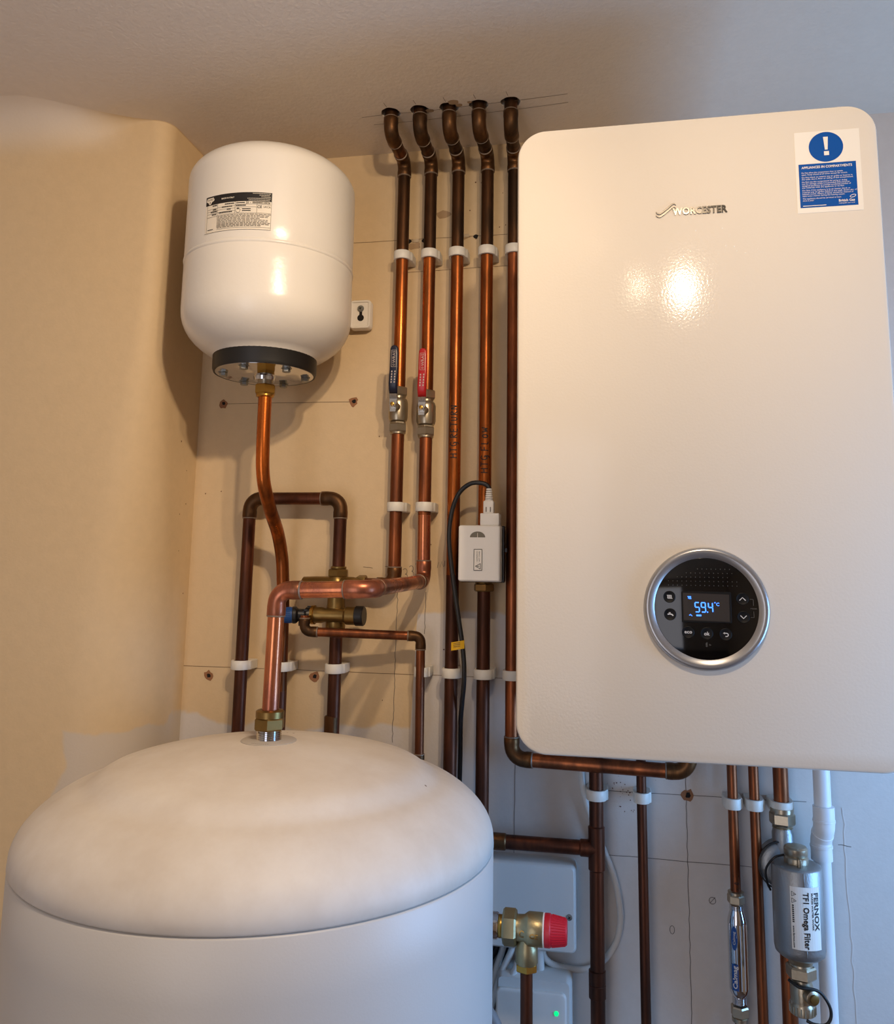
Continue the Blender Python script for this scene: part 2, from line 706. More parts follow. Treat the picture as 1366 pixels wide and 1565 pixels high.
# ceiling with the five holes the pipes pass through
HX = [-.352, -.301, -.250, -.199, -.145]
HY, HR = -.133, .0165
m = MB()
xs = [-.3775, -.3265, -.2755, -.2245, -.1725, -.1195]
y0, y1 = HY - .024, HY + .024
z = CEIL
X0, X1 = XLL - .1, XR
m.add([(X0, YF, z), (X1, YF, z), (X1, y0, z), (X0, y0, z)], [(0, 1, 2, 3)])
m.add([(X0, y1, z), (X1, y1, z), (X1, .1, z), (X0, .1, z)], [(0, 1, 2, 3)])
m.add([(X0, y0, z), (xs[0], y0, z), (xs[0], y1, z), (X0, y1, z)], [(0, 1, 2, 3)])
m.add([(xs[-1], y0, z), (X1, y0, z), (X1, y1, z), (xs[-1], y1, z)], [(0, 1, 2, 3)])
for k, hx in enumerate(HX):
    xa, xb = xs[k], xs[k + 1]
    N_ = 48
    out, inn, inu = [], [], []
    for j in range(N_):
        a = 2 * pi * j / N_
        c, s = cos(a), sin(a)
        sx = (xb - hx) if c > 0 else (hx - xa)
        sy = (y1 - HY)
        tt = min(sx / abs(c) if abs(c) > 1e-6 else 9, sy / abs(s) if abs(s) > 1e-6 else 9)
        out.append(Vector((hx + c * tt, HY + s * tt, z)))
        rr = HR * (1 + .03 * sin(3 * a + k) + .02 * sin(7 * a + 2 * k))
        inn.append(Vector((hx + c * rr, HY + s * rr, z)))
        inu.append(Vector((hx + c * rr, HY + s * rr, z + .03)))
    # exact corners
    for cx, cy in ((xa, y0), (xb, y0), (xa, y1), (xb, y1)):
        j = min(range(N_), key=lambda q: (out[q] - Vector((cx, cy, z))).length)
        out[j] = Vector((cx, cy, z))
    m.loops([out, inn, inu], False, False)
ceiling = m.build('ceiling', M['paint_ceiling'], smooth=False)
struct(ceiling)
MB().box((X0, YF, CEIL + .03), (X1, .1, CEIL + .05)).build('ceiling_void', M['dark_void'], ceiling, smooth=False)
# raw plaster round the cut holes and the setting-out lines
m = MB()
cfn = lambda u, v: Vector((u, v, CEIL - .0004))
m.strip([(-.405, -.128), (-.36, -.131), (-.29, -.130), (-.22, -.134), (-.12, -.138), (-.05, -.143)], .0010, cfn)
m.strip([(-.39, -.102), (-.30, -.103), (-.2, -.108), (-.12, -.112), (-.05, -.118)], .0009, cfn)
for hx in HX:
    m.strip([(hx - .004, -.166), (hx - .002, -.153)], .0007, cfn)
m.build('pencil_line', M['pencil'], ceiling, smooth=False)
m = MB()
for hx, dx, dy, rr in ((-.301, .017, .003, .007), (-.250, .010, -.016, .009), (-.250, .018, -.006, .006), (-.199, -.014, -.012, .004)):
    m.add([cfn(hx + dx + rr * cos(a * pi / 5) * (1 + .2 * sin(a * 2.3)), HY + dy + rr * .8 * sin(a * pi / 5)) for a in range(10)], [tuple(range(10))])
m.build('plaster_chip', M['plaster_chip'], ceiling, smooth=False)

floor = MB().add([(X0, YF, 0), (X1, YF, 0), (X1, .1, 0), (X0, .1, 0)], [(0, 1, 2, 3)]).build('floor', M['floor_boards'], smooth=False)
struct(floor)
# rest of the room, behind the camera
o = MB().add([(XLL, plan[-1][1], 0), (XLL, YF, 0), (XLL, YF, CEIL), (XLL, plan[-1][1], CEIL)], [(0, 1, 2, 3)]).build('wall_far_left', M['room_wall'], smooth=False)
struct(o)
m = MB()
for xa, xb, za, zb in ((X0, -1.25, 0, CEIL), (-.31, X1, 0, CEIL), (-1.25, -.31, 2.04, CEIL)):
    m.box((xa, YF - .1, za), (xb, YF, zb))
o = m.build('wall_front', M['room_wall'], smooth=False)
struct(o)
m = MB()
for xa, xb, za, zb in ((-1.27, -1.23, 0, 2.06), (-.33, -.29, 0, 2.06), (-1.23, -.33, 2.02, 2.06)):
    m.box((xa, YF - .11, za), (xb, YF + .012, zb))
struct(m.build('added_door_frame', M['frame_white'], smooth=False))  # unseen frame, made up to go with the added fill light
wy0, wy1, wz0, wz1 = -.80, -.12, .88, 1.60
m = MB()
for (ya, yb, za, zb) in ((YF, wy0, 0, CEIL), (wy1, 0, 0, CEIL), (wy0, wy1, 0, wz0), (wy0, wy1, wz1, CEIL)):
    m.box((XR, ya, za), (XR + .1, yb, zb))
wr = m.build('wall_right', M['room_wall'], smooth=False)
struct(wr)
m = MB()
for ya, yb, za, zb in ((wy0, wy1, wz0, wz0 + .05), (wy0, wy1, wz1 - .05, wz1), (wy0, wy0 + .05, wz0, wz1), (wy1 - .05, wy1, wz0, wz1), (-.48, -.44, wz0, wz1)):
    m.box((XR + .03, ya, za), (XR + .08, yb, zb))
win = m.build('window_1', M['frame_white'], smooth=False)
struct(win)

# marks on the back wall ------------------------------------------------
wfn = lambda u, v: Vector((u, -.0005, v))


def wstrip(pts, w, mat, name):
    m = MB()
    for p in pts:
        m.strip(p, w, wfn)
    return m.build(name, mat, back, smooth=False)


def rough_line(a, b, n=10, j=.0012):
    return [(a[0] + (b[0] - a[0]) * k / n + random.uniform(-j, j), a[1] + (b[1] - a[1]) * k / n + random.uniform(-j, j)) for k in range(n + 1)]


wstrip([rough_line((-.745, 1.332), (.33, 1.332), 30, .0005), rough_line((-.745, 2.112), (-.15, 2.110), 20, .0004),
        rough_line((-.695, 1.810), (-.443, 1.808), 8, .0003), rough_line((-.36, 2.048), (-.13, 2.051), 10, .0003)], .0008, M['pencil'], 'pencil_line')
wstrip([rough_line((-.147, 1.2), (-.149, 1.04), 8, .0004), rough_line((-.05, 1.067), (.24, 1.065), 14, .0005),
        rough_line((-.02, 1.163), (.30, 1.165), 14, .0005)], .0008, M['pencil_dark'], 'pencil_line')
wstrip([rough_line((-.352, 1.475), (-.355, 1.22), 40, .0010), rough_line((.122, 1.195), (.122, .72), 40, .0009), rough_line((-.302, 1.47), (-.303, 1.40), 12, .0008)], .0009, M['pencil_dark'], 'wall_crack')
wstrip([rough_line((.352, 1.16), (.356, .80), 30, .0016)], .0022, M['ridge_white'], 'plaster_ridge')
# handwriting and scribbles in pencil
scr = []


def arc2(cx, cz, rx, rz, a0, a1, n=8):
    return [(cx + rx * cos(a0 + (a1 - a0) * k / n), cz + rz * sin(a0 + (a1 - a0) * k / n)) for k in range(n + 1)]


for k in range(3):   # a looped '33 ...'
    cx, cz = -.340 + k * .011, 1.500 + k * .005
    scr.append(arc2(cx, cz + .005, .004, .005, 2.6, -1.4) + arc2(cx, cz - .005, .005, .006, 1.4, -2.4))
scr.append([(-.283, 1.512), (-.281, 1.522), (-.278, 1.513), (-.275, 1.523), (-.272, 1.514), (-.270, 1.515), (-.270, 1.524)])
scr.append(arc2(-.264, 1.522, .003, .004, 0, 6))
scr.append(arc2(-.252 + .016, 1.534, .006, .009, .6, 5.6))
scr.append([(-.228, 1.518), (-.236, 1.552)])
wstrip(scr, .0008, M['pencil_dark'], 'pencil_writing')
wstrip([arc2(.096, .965, .0035, .006, 0, 6.3, 12), arc2(.157, 1.012, .005, .005, 0, 6.3, 10), [(.153, 1.008), (.161, 1.017)]], .0008, M['pencil_dark'], 'pencil_mark')
wstrip([rough_line((.342, 1.107), (.360, 1.105), 4, .0006)], .0009, M['pencil_dark'], 'pencil_mark')
wstrip([rough_line((-.415, 1.512), (-.398, 1.510), 3, .0004), rough_line((-.376, 1.513), (-.355, 1.514), 3, .0004)], .0008, M['pencil'], 'pencil_mark')


def blob(cx, cz, r, mat, name, n=12, y=-.0006, sx=1, sz=1):
    m = MB()
    m.add([Vector((cx, y, cz))] + [Vector((cx + sx * r * random.uniform(.7, 1.2) * cos(2 * pi * k / n), y, cz + sz * r * random.uniform(.7, 1.2) * sin(2 * pi * k / n))) for k in range(n)],
          [(0, k + 1, (k + 1) % n + 1) for k in range(n)])
    return m.build(name, mat, back, smooth=False)


for cx, cz, r in ((-.696, 1.810, .0085), (-.443, 1.808, .009), (-.695, 1.316, .009), (-.497, 1.322, .009), (.124, 1.164, .010)):
    blob(cx, cz, r, M['plaster_raw'], 'screw_hole_chip', y=-.0006)
    blob(cx + .0008, cz + .0005, r * .42, M['hole_dark'], 'screw_hole', y=-.0012)
for cx, cz in ((-.346, 2.108), (-.318, 2.107), (-.222, 2.109)):
    blob(cx, cz, .0045, M['hole_dark'], 'screw_hole', y=-.0010)
for cx, cz, r, sx, sz in ((-.336, 2.098, .012, 1.1, .6), (-.247, 2.109, .012, 1.2, .45), (-.284, 2.155, .014, 1, .6)):
    blob(cx, cz, r, M['plaster_raw' if r < .0115 else 'plaster_chip'], 'paint_chip', y=-.0004, sx=sx, sz=sz)
for cx, cz in ((-.334, 2.108), (-.240, 2.112)):
    plate(MB(), cx, cz, .013, .0065, .003, [(0, 0), (0, -.0012), (.0006, -.0016)], 5).build('wall_plug', M['plaster_patch'], back)
for k in range(26):
    cx = random.choice([random.uniform(-.235, -.13), random.uniform(-.74, -.36), random.uniform(-.4, -.1)])
    cz = random.uniform(2.10, 2.22) if cx > -.235 else random.uniform(1.28, 1.75)
    blob(cx, cz, random.uniform(.0007, .0016), M['rust'], 'speck', 6, -.0005)
for k in range(40):
    cx, cz = random.gauss(.03, .022), random.gauss(1.162, .012)
    blob(cx, cz, random.uniform(.0004, .0011), M['rust'], 'speck', 6, -.0005)
lfn = lambda u, v: Vector((XL + .0005, u, v))
m = MB()
for cy, cz, r in ((-.03, 1.62, .0012), (-.05, 1.60, .0011), (-.02, 1.46, .0012), (-.06, 1.73, .0015), (-.045, 1.535, .001), (-.035, 1.68, .001)):
    m.add([lfn(cy + r * cos(a * pi / 4), cz + r * sin(a * pi / 4)) for a in range(8)], [tuple(range(8))])
m.build('speck', M['rust'], left, smooth=False)

# ------------------------------------------------------------------ lamp above the viewer
lamp = thing('ceiling_lamp', 'ceiling spotlight bar with two small heads, in front of the boiler', 'lamp', (.088, -1.026, CEIL))
MB().box((-.03, -1.041, CEIL - .018), (.206, -1.011, CEIL), .004, 2).build('bar', M['frame_white'], lamp)
for i, (lx, ly, aim, pw, cone) in enumerate(((.017, -1.016, (-.95, -.52, 1.80), 22.5, 130), (.159, -1.037, (.22, -.50, 1.34), 16.5, 178))):
    hp = Vector((lx, ly, 2.20))
    ad = (Vector(aim) - hp).normalized()
    MB().cyl((lx, ly, CEIL - .012), tuple(hp - ad * .035), .004, 10).build('stem', M['steel'], lamp)
    MB().lathe([(.012, -.05), (.020, -.045), (.026, -.004), (.024, -.004), (.018, -.043), (0, -.045)], hp, ad, 28, caps=False).build('spot_head', M['steel'], lamp)
    b_ = light('spot_beam', 'SPOT', (0, 0, 0), pw, (1.0, .77, .53), shadow_soft_size=.018, spot_size=radians(cone), spot_blend=1.0)
    b_.parent = lamp
    b_.location = hp - Vector((.088, -1.026, CEIL))
    b_.rotation_euler = ad.to_track_quat('-Z', 'Y').to_euler()

# ------------------------------------------------------------------ wall pipes
PY_ = -.035
R22, R15 = .011, .0075


def clip(px, z, r, label, py=PY_):
    """white plastic saddle that holds one pipe to the wall"""
    h = .0155
    th = .0046
    n = 40
    outer, inner = [], []
    ro = r + th
    for k in range(n):
        a = 2 * pi * k / n
        c, s = cos(a), sin(a)
        inner.append((px + (r + .0003) * c, py + (r + .0003) * s))
        if s <= .15:
            x, y = px + ro * c, py + ro * s
        else:                    # back half runs square to the wall, a little wider on the right
            wl = ro + .0006
            wr = ro + .0025
            t = min((wr if c > 0 else wl) / max(abs(c), 1e-6), (-py - .001) / max(s, 1e-6))
            x, y = px + c * t, py + s * t
        outer.append((x, y))
    rings = []
    lay = [(0, -h / 2), (.0012, -h / 2 - .0), (.0012, h / 2), (0, h / 2)]
    m = MB()
    o0 = [Vector((x, y, z - h / 2 + .001)) for x, y in outer]
    o1 = [Vector((x, y, z + h / 2 - .001)) for x, y in outer]
    sh = lambda x, y: (px + (x - px) * .955, py + (y - py) * .955 if y < py else y)
    o00 = [Vector((*sh(x, y), z - h / 2)) for x, y in outer]
    o11 = [Vector((*sh(x, y), z + h / 2)) for x, y in outer]
    i0 = [Vector((x, y, z - h / 2)) for x, y in inner]
    i1 = [Vector((x, y, z + h / 2)) for x, y in inner]
    m.loops([i0, o00, o0, o1, o11, i1, i0], False, False)
    o = m.build('pipe_clip', M['clip_plastic'], loc=(px, 0, z - h / 2))
    tag(o, label, 'pipe clip', 'white plastic pipe clips on the back wall')
    return o


# single-stroke capitals for the marker writing
GL = {
    'H': [[(0, 0), (.05, 1)], [(.5, 0), (.5, 1)], [(-.02, .5), (.56, .55)]],
    'T': [[(.28, 0), (.3, 1)], [(0, 1), (.6, .97)]],
    'G': [[(.55, .85), (.3, 1), (.08, .75), (.05, .4), (.2, .1), (.45, .15), (.52, .45), (.3, .45)], [(.52, .45), (.5, -.1), (.3, -.25)]],
    'R': [[(.05, 0), (.08, 1), (.4, .95), (.45, .7), (.1, .5), (.52, 0)]],
    'E': [[(.5, 1), (.08, .98), (.05, .02), (.5, 0)], [(.06, .5), (.4, .52)]],
    'U': [[(.05, .9), (.08, .2), (.25, .02), (.42, .2), (.45, .9)]],
    'N': [[(.03, 0), (.08, 1), (.45, .05), (.5, 1)]],
    'F': [[(.06, -.05), (.1, 1), (.55, 1)], [(.0, .5), (.45, .52)]],
    'L': [[(.1, 1), (.08, .02), (.35, 0)]],
    'O': [[(.28, .8), (.08, .55), (.1, .15), (.3, .02), (.46, .3), (.42, .68), (.28, .8)]],
    'W': [[(0, .85), (.12, .05), (.27, .6), (.4, .05), (.55, .9)]],
    'A': [[(.02, 0), (.27, 1), (.5, 0)], [(.1, .38), (.44, .4)]],
    'S': [[(.48, .85), (.25, 1), (.08, .78), (.25, .52), (.45, .3), (.28, .02), (.05, .12)]],
    '.': [[(.05, .0), (.09, .05)]], ' ': [],
}


def marker(root, s, px, z0, z1, h, r, w=.0017):
    m = MB()
    adv = [(.35 if c in ' .' else .78) for c in s]
    k = (z1 - z0) / sum(adv)
    u = 0

    def fn(a, b):       # a along +Z, b across the pipe (text stands on its right-hand side)
        th = -pi / 2 - (b - .5) * h / r
        return Vector((px + (r + .0003) * cos(th), PY_ + (r + .0003) * sin(th), z0 + a * k))
    for c, ad in zip(s, adv):
        for st in GL[c]:
            pts = []
            for i in range(len(st) - 1):
                for q in range(4):
                    t = q / 4
                    pts.append((u + st[i][0] + (st[i + 1][0] - st[i][0]) * t, st[i][1] + (st[i + 1][1] - st[i][1]) * t))
            pts.append((u + st[-1][0], st[-1][1]))
            P = [Vector(((p[0]) * k, (p[1] - .5) * h)) for p in pts]
            g = lambda a, b: Vector((px + (r + .0003) * cos(-pi / 2 - b / r), PY_ + (r + .0003) * sin(-pi / 2 - b / r), z0 + a))
            m.strip(P, w, g)
        u += ad
    return m.build('marker_writing', M['ink_marker'], root, smooth=False)


PX = [-.350, -.300, -.2495, -.1965, -.149]
Z1 = [2.249, 2.249, 2.248, 2.246, 2.242]
Z2 = [2.250, 2.250, 2.250, 2.248, 2.246]


def top_pts(i):
    return [(HX[i], HY + .004, CEIL + .028), (HX[i], HY + .004, Z1[i]), (PX[i], PY_, Z2[i] - .004)]


BR = .017
# 1: cold supply, elbows into the inlet control valve
t1 = thing('copper_pipe', 'copper pipe with the black lever valve, rising from the brass control valve', 'pipe', (PX[0], PY_, 1.47), 'copper pipes on the back wall')
pipe_run(t1, top_pts(0) + [(PX[0], PY_, 2.065)], R22, BR, M['copper_top'], M['copper_fit'])
pipe_run(t1, [(PX[0], PY_, 2.065), (PX[0], PY_, 1.815)], R22, BR, M['copper_up'], M['copper_fit'])
pipe_run(t1, [(PX[0], PY_, 1.758), (PX[0], PY_, 1.482), (-.405, PY_, 1.482)], R22, BR, M['copper_mid'], M['copper_fit'])
# 2: hot outlet from the cylinder top
t2 = thing('copper_pipe', 'copper pipe from the top of the tank, through the red lever valve to the ceiling', 'pipe', (-.4344, -.3466, 1.285), 'copper pipes on the back wall')
pipe_run(t2, top_pts(1) + [(PX[1], PY_, 2.065)], R22, BR, M['copper_top'], M['copper_fit'])
pipe_run(t2, [(PX[1], PY_, 2.065), (PX[1], PY_, 1.808)], R22, BR, M['copper_up'], M['copper_fit'])
pipe_run(t2, [(PX[1], PY_, 1.752), (PX[1], PY_, 1.60)], R22, BR, M['copper_mid'], M['copper_fit'])
pipe_run(t2, [(PX[1], PY_, 1.60), (-.299, PY_, 1.489), (-.304, -.345, 1.480), (-.432, -.346, 1.476), (-.4344, -.3466, 1.305)], R22, .018, M['copper_hot'], M['copper_fit_hot'], sock=.016)
# 3, 4: heating return and flow
t3 = thing('copper_pipe', 'copper pipe with HTG RETURN written on it in black marker', 'pipe', (PX[2], PY_, 0), 'copper pipes on the back wall')
pipe_run(t3, top_pts(2) + [(PX[2], PY_, 2.065)], R22, BR, M['copper_top'], M['copper_fit'])
pipe_run(t3, [(PX[2], PY_, 2.065), (PX[2], PY_, 1.50)], R22, BR, M['copper_up'], M['copper_fit'])
pipe_run(t3, [(PX[2], PY_, 1.50), (PX[2], PY_, .0)], R22, BR, M['copper_brown'], M['copper_fit'])
marker(t3, 'HTG RETURN.', PX[2], 1.697, 1.795, .0125, R22)
t4 = thing('copper_pipe', 'copper pipe with HTG FLOW written on it in black marker', 'pipe', (PX[3], PY_, 0), 'copper pipes on the back wall')
pipe_run(t4, top_pts(3) + [(PX[3], PY_, 2.065)], R22, BR, M['copper_top'], M['copper_fit'])
pipe_run(t4, [(PX[3], PY_, 2.065), (PX[3], PY_, 1.50)], R22, BR, M['copper_up'], M['copper_fit'])
pipe_run(t4, [(PX[3], PY_, 1.50), (PX[3], PY_, .0)], R22, BR, M['copper_brown'], M['copper_fit'])
marker(t4, 'HTG FLOW.', PX[3], 1.671, 1.756, .0125, R22)
# 5: gas
t5 = thing('copper_pipe', 'copper pipe marked GAS that bends and runs along under the boiler', 'pipe', (PX[4], PY_, 1.20), 'copper pipes on the back wall')
pipe_run(t5, top_pts(4) + [(PX[4], PY_, 2.065)], R22, BR, M['copper_top'], M['copper_fit'])
pipe_run(t5, [(PX[4], PY_, 2.065), (PX[4], PY_ - .003, 1.212), (.120, -.064, 1.212), (.128, -.066, 1.30)], R22, BR + .004, M['copper_mid'], M['copper_fit'])
marker(t5, 'GAS', PX[4], 1.653, 1.687, .0125, R22)

for i, nm in enumerate(('black lever valve pipe', 'red lever valve pipe', 'HTG RETURN pipe', 'HTG FLOW pipe', 'GAS pipe')):
    clip(PX[i], 2.065, R22, 'white plastic clip near the ceiling on the ' + nm)
for i, nm in enumerate(('black lever valve pipe', 'red lever valve pipe')):
    clip(PX[i], 1.614, R22, 'white plastic clip below the valve on the ' + nm)

# loop over the control valve
t6 = thing('copper_pipe', 'dark copper pipe rising from behind the tank and looping over to the brass valve', 'pipe', (-.622, PY_, 0), 'copper pipes on the back wall')
pipe_run(t6, [(-.6225, PY_, 0), (-.617, PY_, 1.629), (-.449, PY_, 1.629), (-.449, PY_, 1.495)], R22, .02, M['copper_brown'], M['copper_fit'], sock=.014)
t7 = thing('copper_pipe', 'dark copper pipe running straight down from the brass control valve behind the tank', 'pipe', (-.452, PY_, 0), 'copper pipes on the back wall')
pipe_run(t7, [(-.449, PY_, 1.44), (-.452, PY_, 0)], R22, .02, M['copper_brown'], M['copper_fit'])
MB().lathe([(R22, 0), (R22 + .0018, .002), (R22 + .0018, .03), (R22, .032)], (-.4515, PY_, 1.232), (0, 0, 1), 24).build('coupling', M['copper_fit'], t7)
t8 = thing('copper_pipe', 'thin copper discharge pipe from the blue-capped relief valve, turning down behind the tank', 'pipe', (-.300, PY_, 0), 'copper pipes on the back wall')
pipe_run(t8, [(-.489, -.082, 1.430), (-.489, -.082, 1.404), (-.300, -.044, 1.399), (-.300, -.038, 1.20), (-.300, PY_, 0)], R15, .011, M['copper_mid'], M['copper_fit'], sock=.010, extra=.0013)
# pipe below the expansion vessel
t9 = thing('copper_pipe', 'copper pipe with a swan-neck bend hanging from the expansion vessel', 'pipe', (-.545, PY_, 0), 'copper pipes on the back wall')
MB().tube(spline([(-.545, -.1585, 1.80), (-.545, -.1585, 1.75), (-.5445, -.1585, 1.70), (-.544, -.156, 1.665), (-.543, -.146, 1.635), (-.546, -.112, 1.602), (-.5485, -.070, 1.567), (-.550, -.044, 1.530), (-.549, -.037, 1.495), (-.547, PY_, 1.44), (-.545, PY_, 1.3)], 8), R22, 24).build('bent_pipe', M['copper_up'], t9)
MB().cyl((-.545, PY_, 1.3), (-.545, PY_, 0), R22, 24).build('pipe', M['copper_brown'], t9)

for px, r, nm in ((-.6205, R22, 'looping dark copper pipe beside the corner'), (-.5455, R22, 'pipe below the expansion vessel'), (-.4508, R22, 'pipe below the brass control valve'),
                  (-.300, R15, 'thin discharge pipe'), (PX[2], R22, 'HTG RETURN pipe behind the black cable'), (PX[3], R22, 'HTG FLOW pipe below the white actuator'), (PX[4], R22, 'GAS pipe beside the lower boiler edge')):
    clip(px, 1.341, r, 'white plastic clip low on the ' + nm)

# ------------------------------------------------------------------ lever valves
def lever_valve(px, zc, tilt, mat, colour):
    t = thing('lever_valve', 'nickel lever ball valve with a long %s handle pointing up' % colour, 'valve', (px, PY_, zc - .03), 'lever valves on the copper pipes')
    y = PY_
    MB().lathe([(R22 + .0005, -.024), (.0155, -.022), (.0168, -.016), (.0168, .010), (.0150, .016), (.0125, .018), (.0125, .022), (R22 + .0005, .0225)], (px, y, zc), (0, 0, 1), 32).build('valve_body', M['nickel'], t)
    m = MB()
    m.hexnut((px, y, zc + .022), (0, 0, 1), .0165, .0155, .3)
    m.build('compression_nut', M['nickel'], t, angle=20)
    m = MB()
    m.hexnut((px, y, zc - .042), (0, 0, 1), .0165, .0150, .2)
    m.build('compression_nut', M['nickel'], t, angle=20)
    MB().lathe([(R22 + .0006, 0), (.0135, .001), (.0135, .0045), (R22 + .0006, .0055)], (px, y, zc - .046), (0, 0, 1), 28).build('olive_ring', M['nickel'], t)
    MB().lathe([(.0125, -.028), (.0145, -.0275), (.0145, -.0245), (.0125, -.024)], (px, y, zc), (0, 0, 1), 6).build('hex_collar', M['nickel'], t, angle=20)
    # stem and pivot
    MB().lathe([(.0075, 0), (.0075, .018), (.0055, .020), (.0055, .026)], (px, y - .012, zc), (0, -1, 0), 20).build('stem', M['nickel'], t)
    yl = -.072
    # steel lever, then plastic sleeve
    prof = [(zc - .012, yl), (zc + .010, yl), (zc + .018, yl - .004), (zc + .026, yl - .010)]
    m = MB()
    rg = []
    for q, (z, yy) in enumerate(prof):
        dx = tilt * (z - zc)
        w = .0065 if q else .0050
        rg.append([Vector((px + dx - w, yy, z)), Vector((px + dx + w, yy, z)), Vector((px + dx + w, yy + .0025, z)), Vector((px + dx - w, yy + .0025, z))])
    m.loops(rg)
    lv = m.build('lever_arm', M['steel'], t, angle=25)
    m = MB()
    m.hexnut((px, yl, zc), (0, -1, 0), .0062, .004, .1)
    m.build('nut', M['steel'], lv, angle=20)
    MB().lathe([(.0036, 0), (.0036, .0062), (.003, .0066), (0, .0066)], (px, yl, zc), (0, -1, 0), 16).build('threaded_stem', M['brass_bright'], lv)
    rg = []
    zs = [zc + .018, zc + .024, zc + .034, zc + .060, zc + .085, zc + .095, zc + .0985, zc + .1000]
    ws = [.0070, .0074, .0076, .0076, .0074, .0068, .0050, .0022]
    for z, w in zip(zs, ws):
        dx = tilt * (z - zc) + .0016 * sin((z - zc) * 30)
        yy = yl - .004 - .008 * min(1, (z - zc - .018) / .012)
        o = rrect(2 * w, .0075, .0030, 4)
        rg.append([Vector((px + dx + a, yy + b, z)) for a, b in o])
    sl = MB().loops(rg).build('handle_sleeve', mat, t, angle=60)
    # moulded print on the sleeve: boxed approval mark and two small rows
    m = MB()
    yf = yl - .012 - .0040
    xof = lambda z: px + tilt * (z - zc) + .0016 * sin((z - zc) * 30)
    fn = lambda u, v: Vector((xof(u) - v, yf, u))
    f2 = lambda a, b: (a, b)
    zb0, zb1 = zc + .062, zc + .091
    for p in ([(zb0, -.0042), (zb1, -.0042)], [(zb0, .0042), (zb1, .0042)], [(zb0, -.0042), (zb0, .0042)], [(zb1, -.0042), (zb1, .0042)]):
        m.strip(p, .0005, fn)
    text(m, 'WRAS', .0072, lambda u, v: fn(zb0 + .0065 + u, v - .0026), width=.021)
    m.strip([(zb0 + .002, 0), (zb0 + .0035, .002), (zb0 + .005, 0), (zb0 + .0035, -.002), (zb0 + .002, 0)], .0006, fn)
    for v0 in (-.003, .0026):
        for a in range(5):
            m.strip([(zc + .034 + a * .0046, v0), (zc + .0368 + a * .0046, v0)], .0020, fn)
    m.build('moulded_print', M['lever_print'], sl, smooth=False)
    return t


lever_valve(-.3505, 1.786, .03, M['lever_blue'], 'blue-black')
lever_valve(-.3005, 1.779, .03, M['lever_red'], 'red')

# ------------------------------------------------------------------ brass inlet control valve
v = thing('control_valve', 'brass inlet control valve with a blue relief cap and a black knob', 'valve', (-.449, PY_, 1.41))
m = MB()
m.hexnut((-.449, PY_, 1.493), (0, 0, 1), .0185, .014, .2)
m.build('compression_nut', M['brass'], v, angle=20)
MB().lathe([(.012, 0), (.0135, .001), (.0135, .004), (.012, .005)], (-.449, PY_, 1.507), (0, 0, 1), 24).build('olive_ring', M['brass'], v)
m = MB()
m.lathe([(.012, 1.402), (.0165, 1.406), (.0175, 1.430), (.0150, 1.448), (.0150, 1.462), (.018, 1.470), (.018, 1.488), (.0145, 1.494)], (-.449, -.042, 0), (0, 0, 1), 32)
m.lathe([(.010, -.062), (.0155, -.058), (.0165, -.035), (.0165, .03), (.0145, .038), (.0125, .046)], (-.449, -.044, 1.478), (1, 0, 0), 28)
m.lathe([(.0085, -.04), (.0135, -.036), (.0135, -.022), (.0115, -.016), (.0115, .018), (.0150, .022), (.0150, .040)], (-.447, -.056, 1.430), (1, 0, 0), 28)
m.build('valve_body', M['brass'], v)
m = MB()
m.hexnut((-.415, PY_, 1.482), (1, 0, 0), .0165, .016, .2)
m.build('union_nut', M['brass'], v, angle=20)
MB().lathe([(.0150, 0), (.0166, .001), (.0166, .013), (.0150, .0150), (0, .0150)], (-.4095, -.056, 1.430), (1, 0, 0), 28).build('black_knob', M['black_satin'], v)
MB().lathe([(.0125, 0), (.0160, .001), (.0160, .006), (.0125, .007)], (-.487, -.056, 1.430), (1, 0, 0), 28).build('retaining_clip', M['brass_bright'], v)
ax = Vector((-1, -.30, -.02)).normalized()
o0 = Vector((-.486, -.058, 1.430))
m = MB()
m.lathe([(.0115, 0), (.0130, .003), (.0130, .009), (.0100, .012), (.0105, .022), (.0142, .026), (.0142, .031), (.0125, .033)], o0, ax, 28)
m.cyl(o0 + ax * .012 + Vector((0, 0, .006)), o0 + ax * .012 + Vector((0, 0, -.018)), .0095, 24)
for a in range(5):
    b = 2 * pi * a / 5
    m.box(tuple(o0 + ax * .006 + Vector((-.003, .014 * cos(b) - .0015, .014 * sin(b) - .0015))), tuple(o0 + ax * .006 + Vector((.003, .014 * cos(b) + .0015, .014 * sin(b) + .0015))))
m.build('relief_valve_body', M['black_satin'], v)
m = MB()
m.lathe([(.0132, .031), (.0134, .034), (.0118, .050), (.0100, .0545), (.0085, .0555), (0, .0555)], o0, ax, 32)
x_, y_, d_ = basis(ax)
for k in range(24):
    b = 2 * pi * k / 24
    e = x_ * cos(b) + y_ * sin(b)
    m.tube([o0 + d_ * .035 + e * .0132, o0 + d_ * .050 + e * .0116], .0006, 5)
m.build('blue_cap', M['blue_cap'], v)

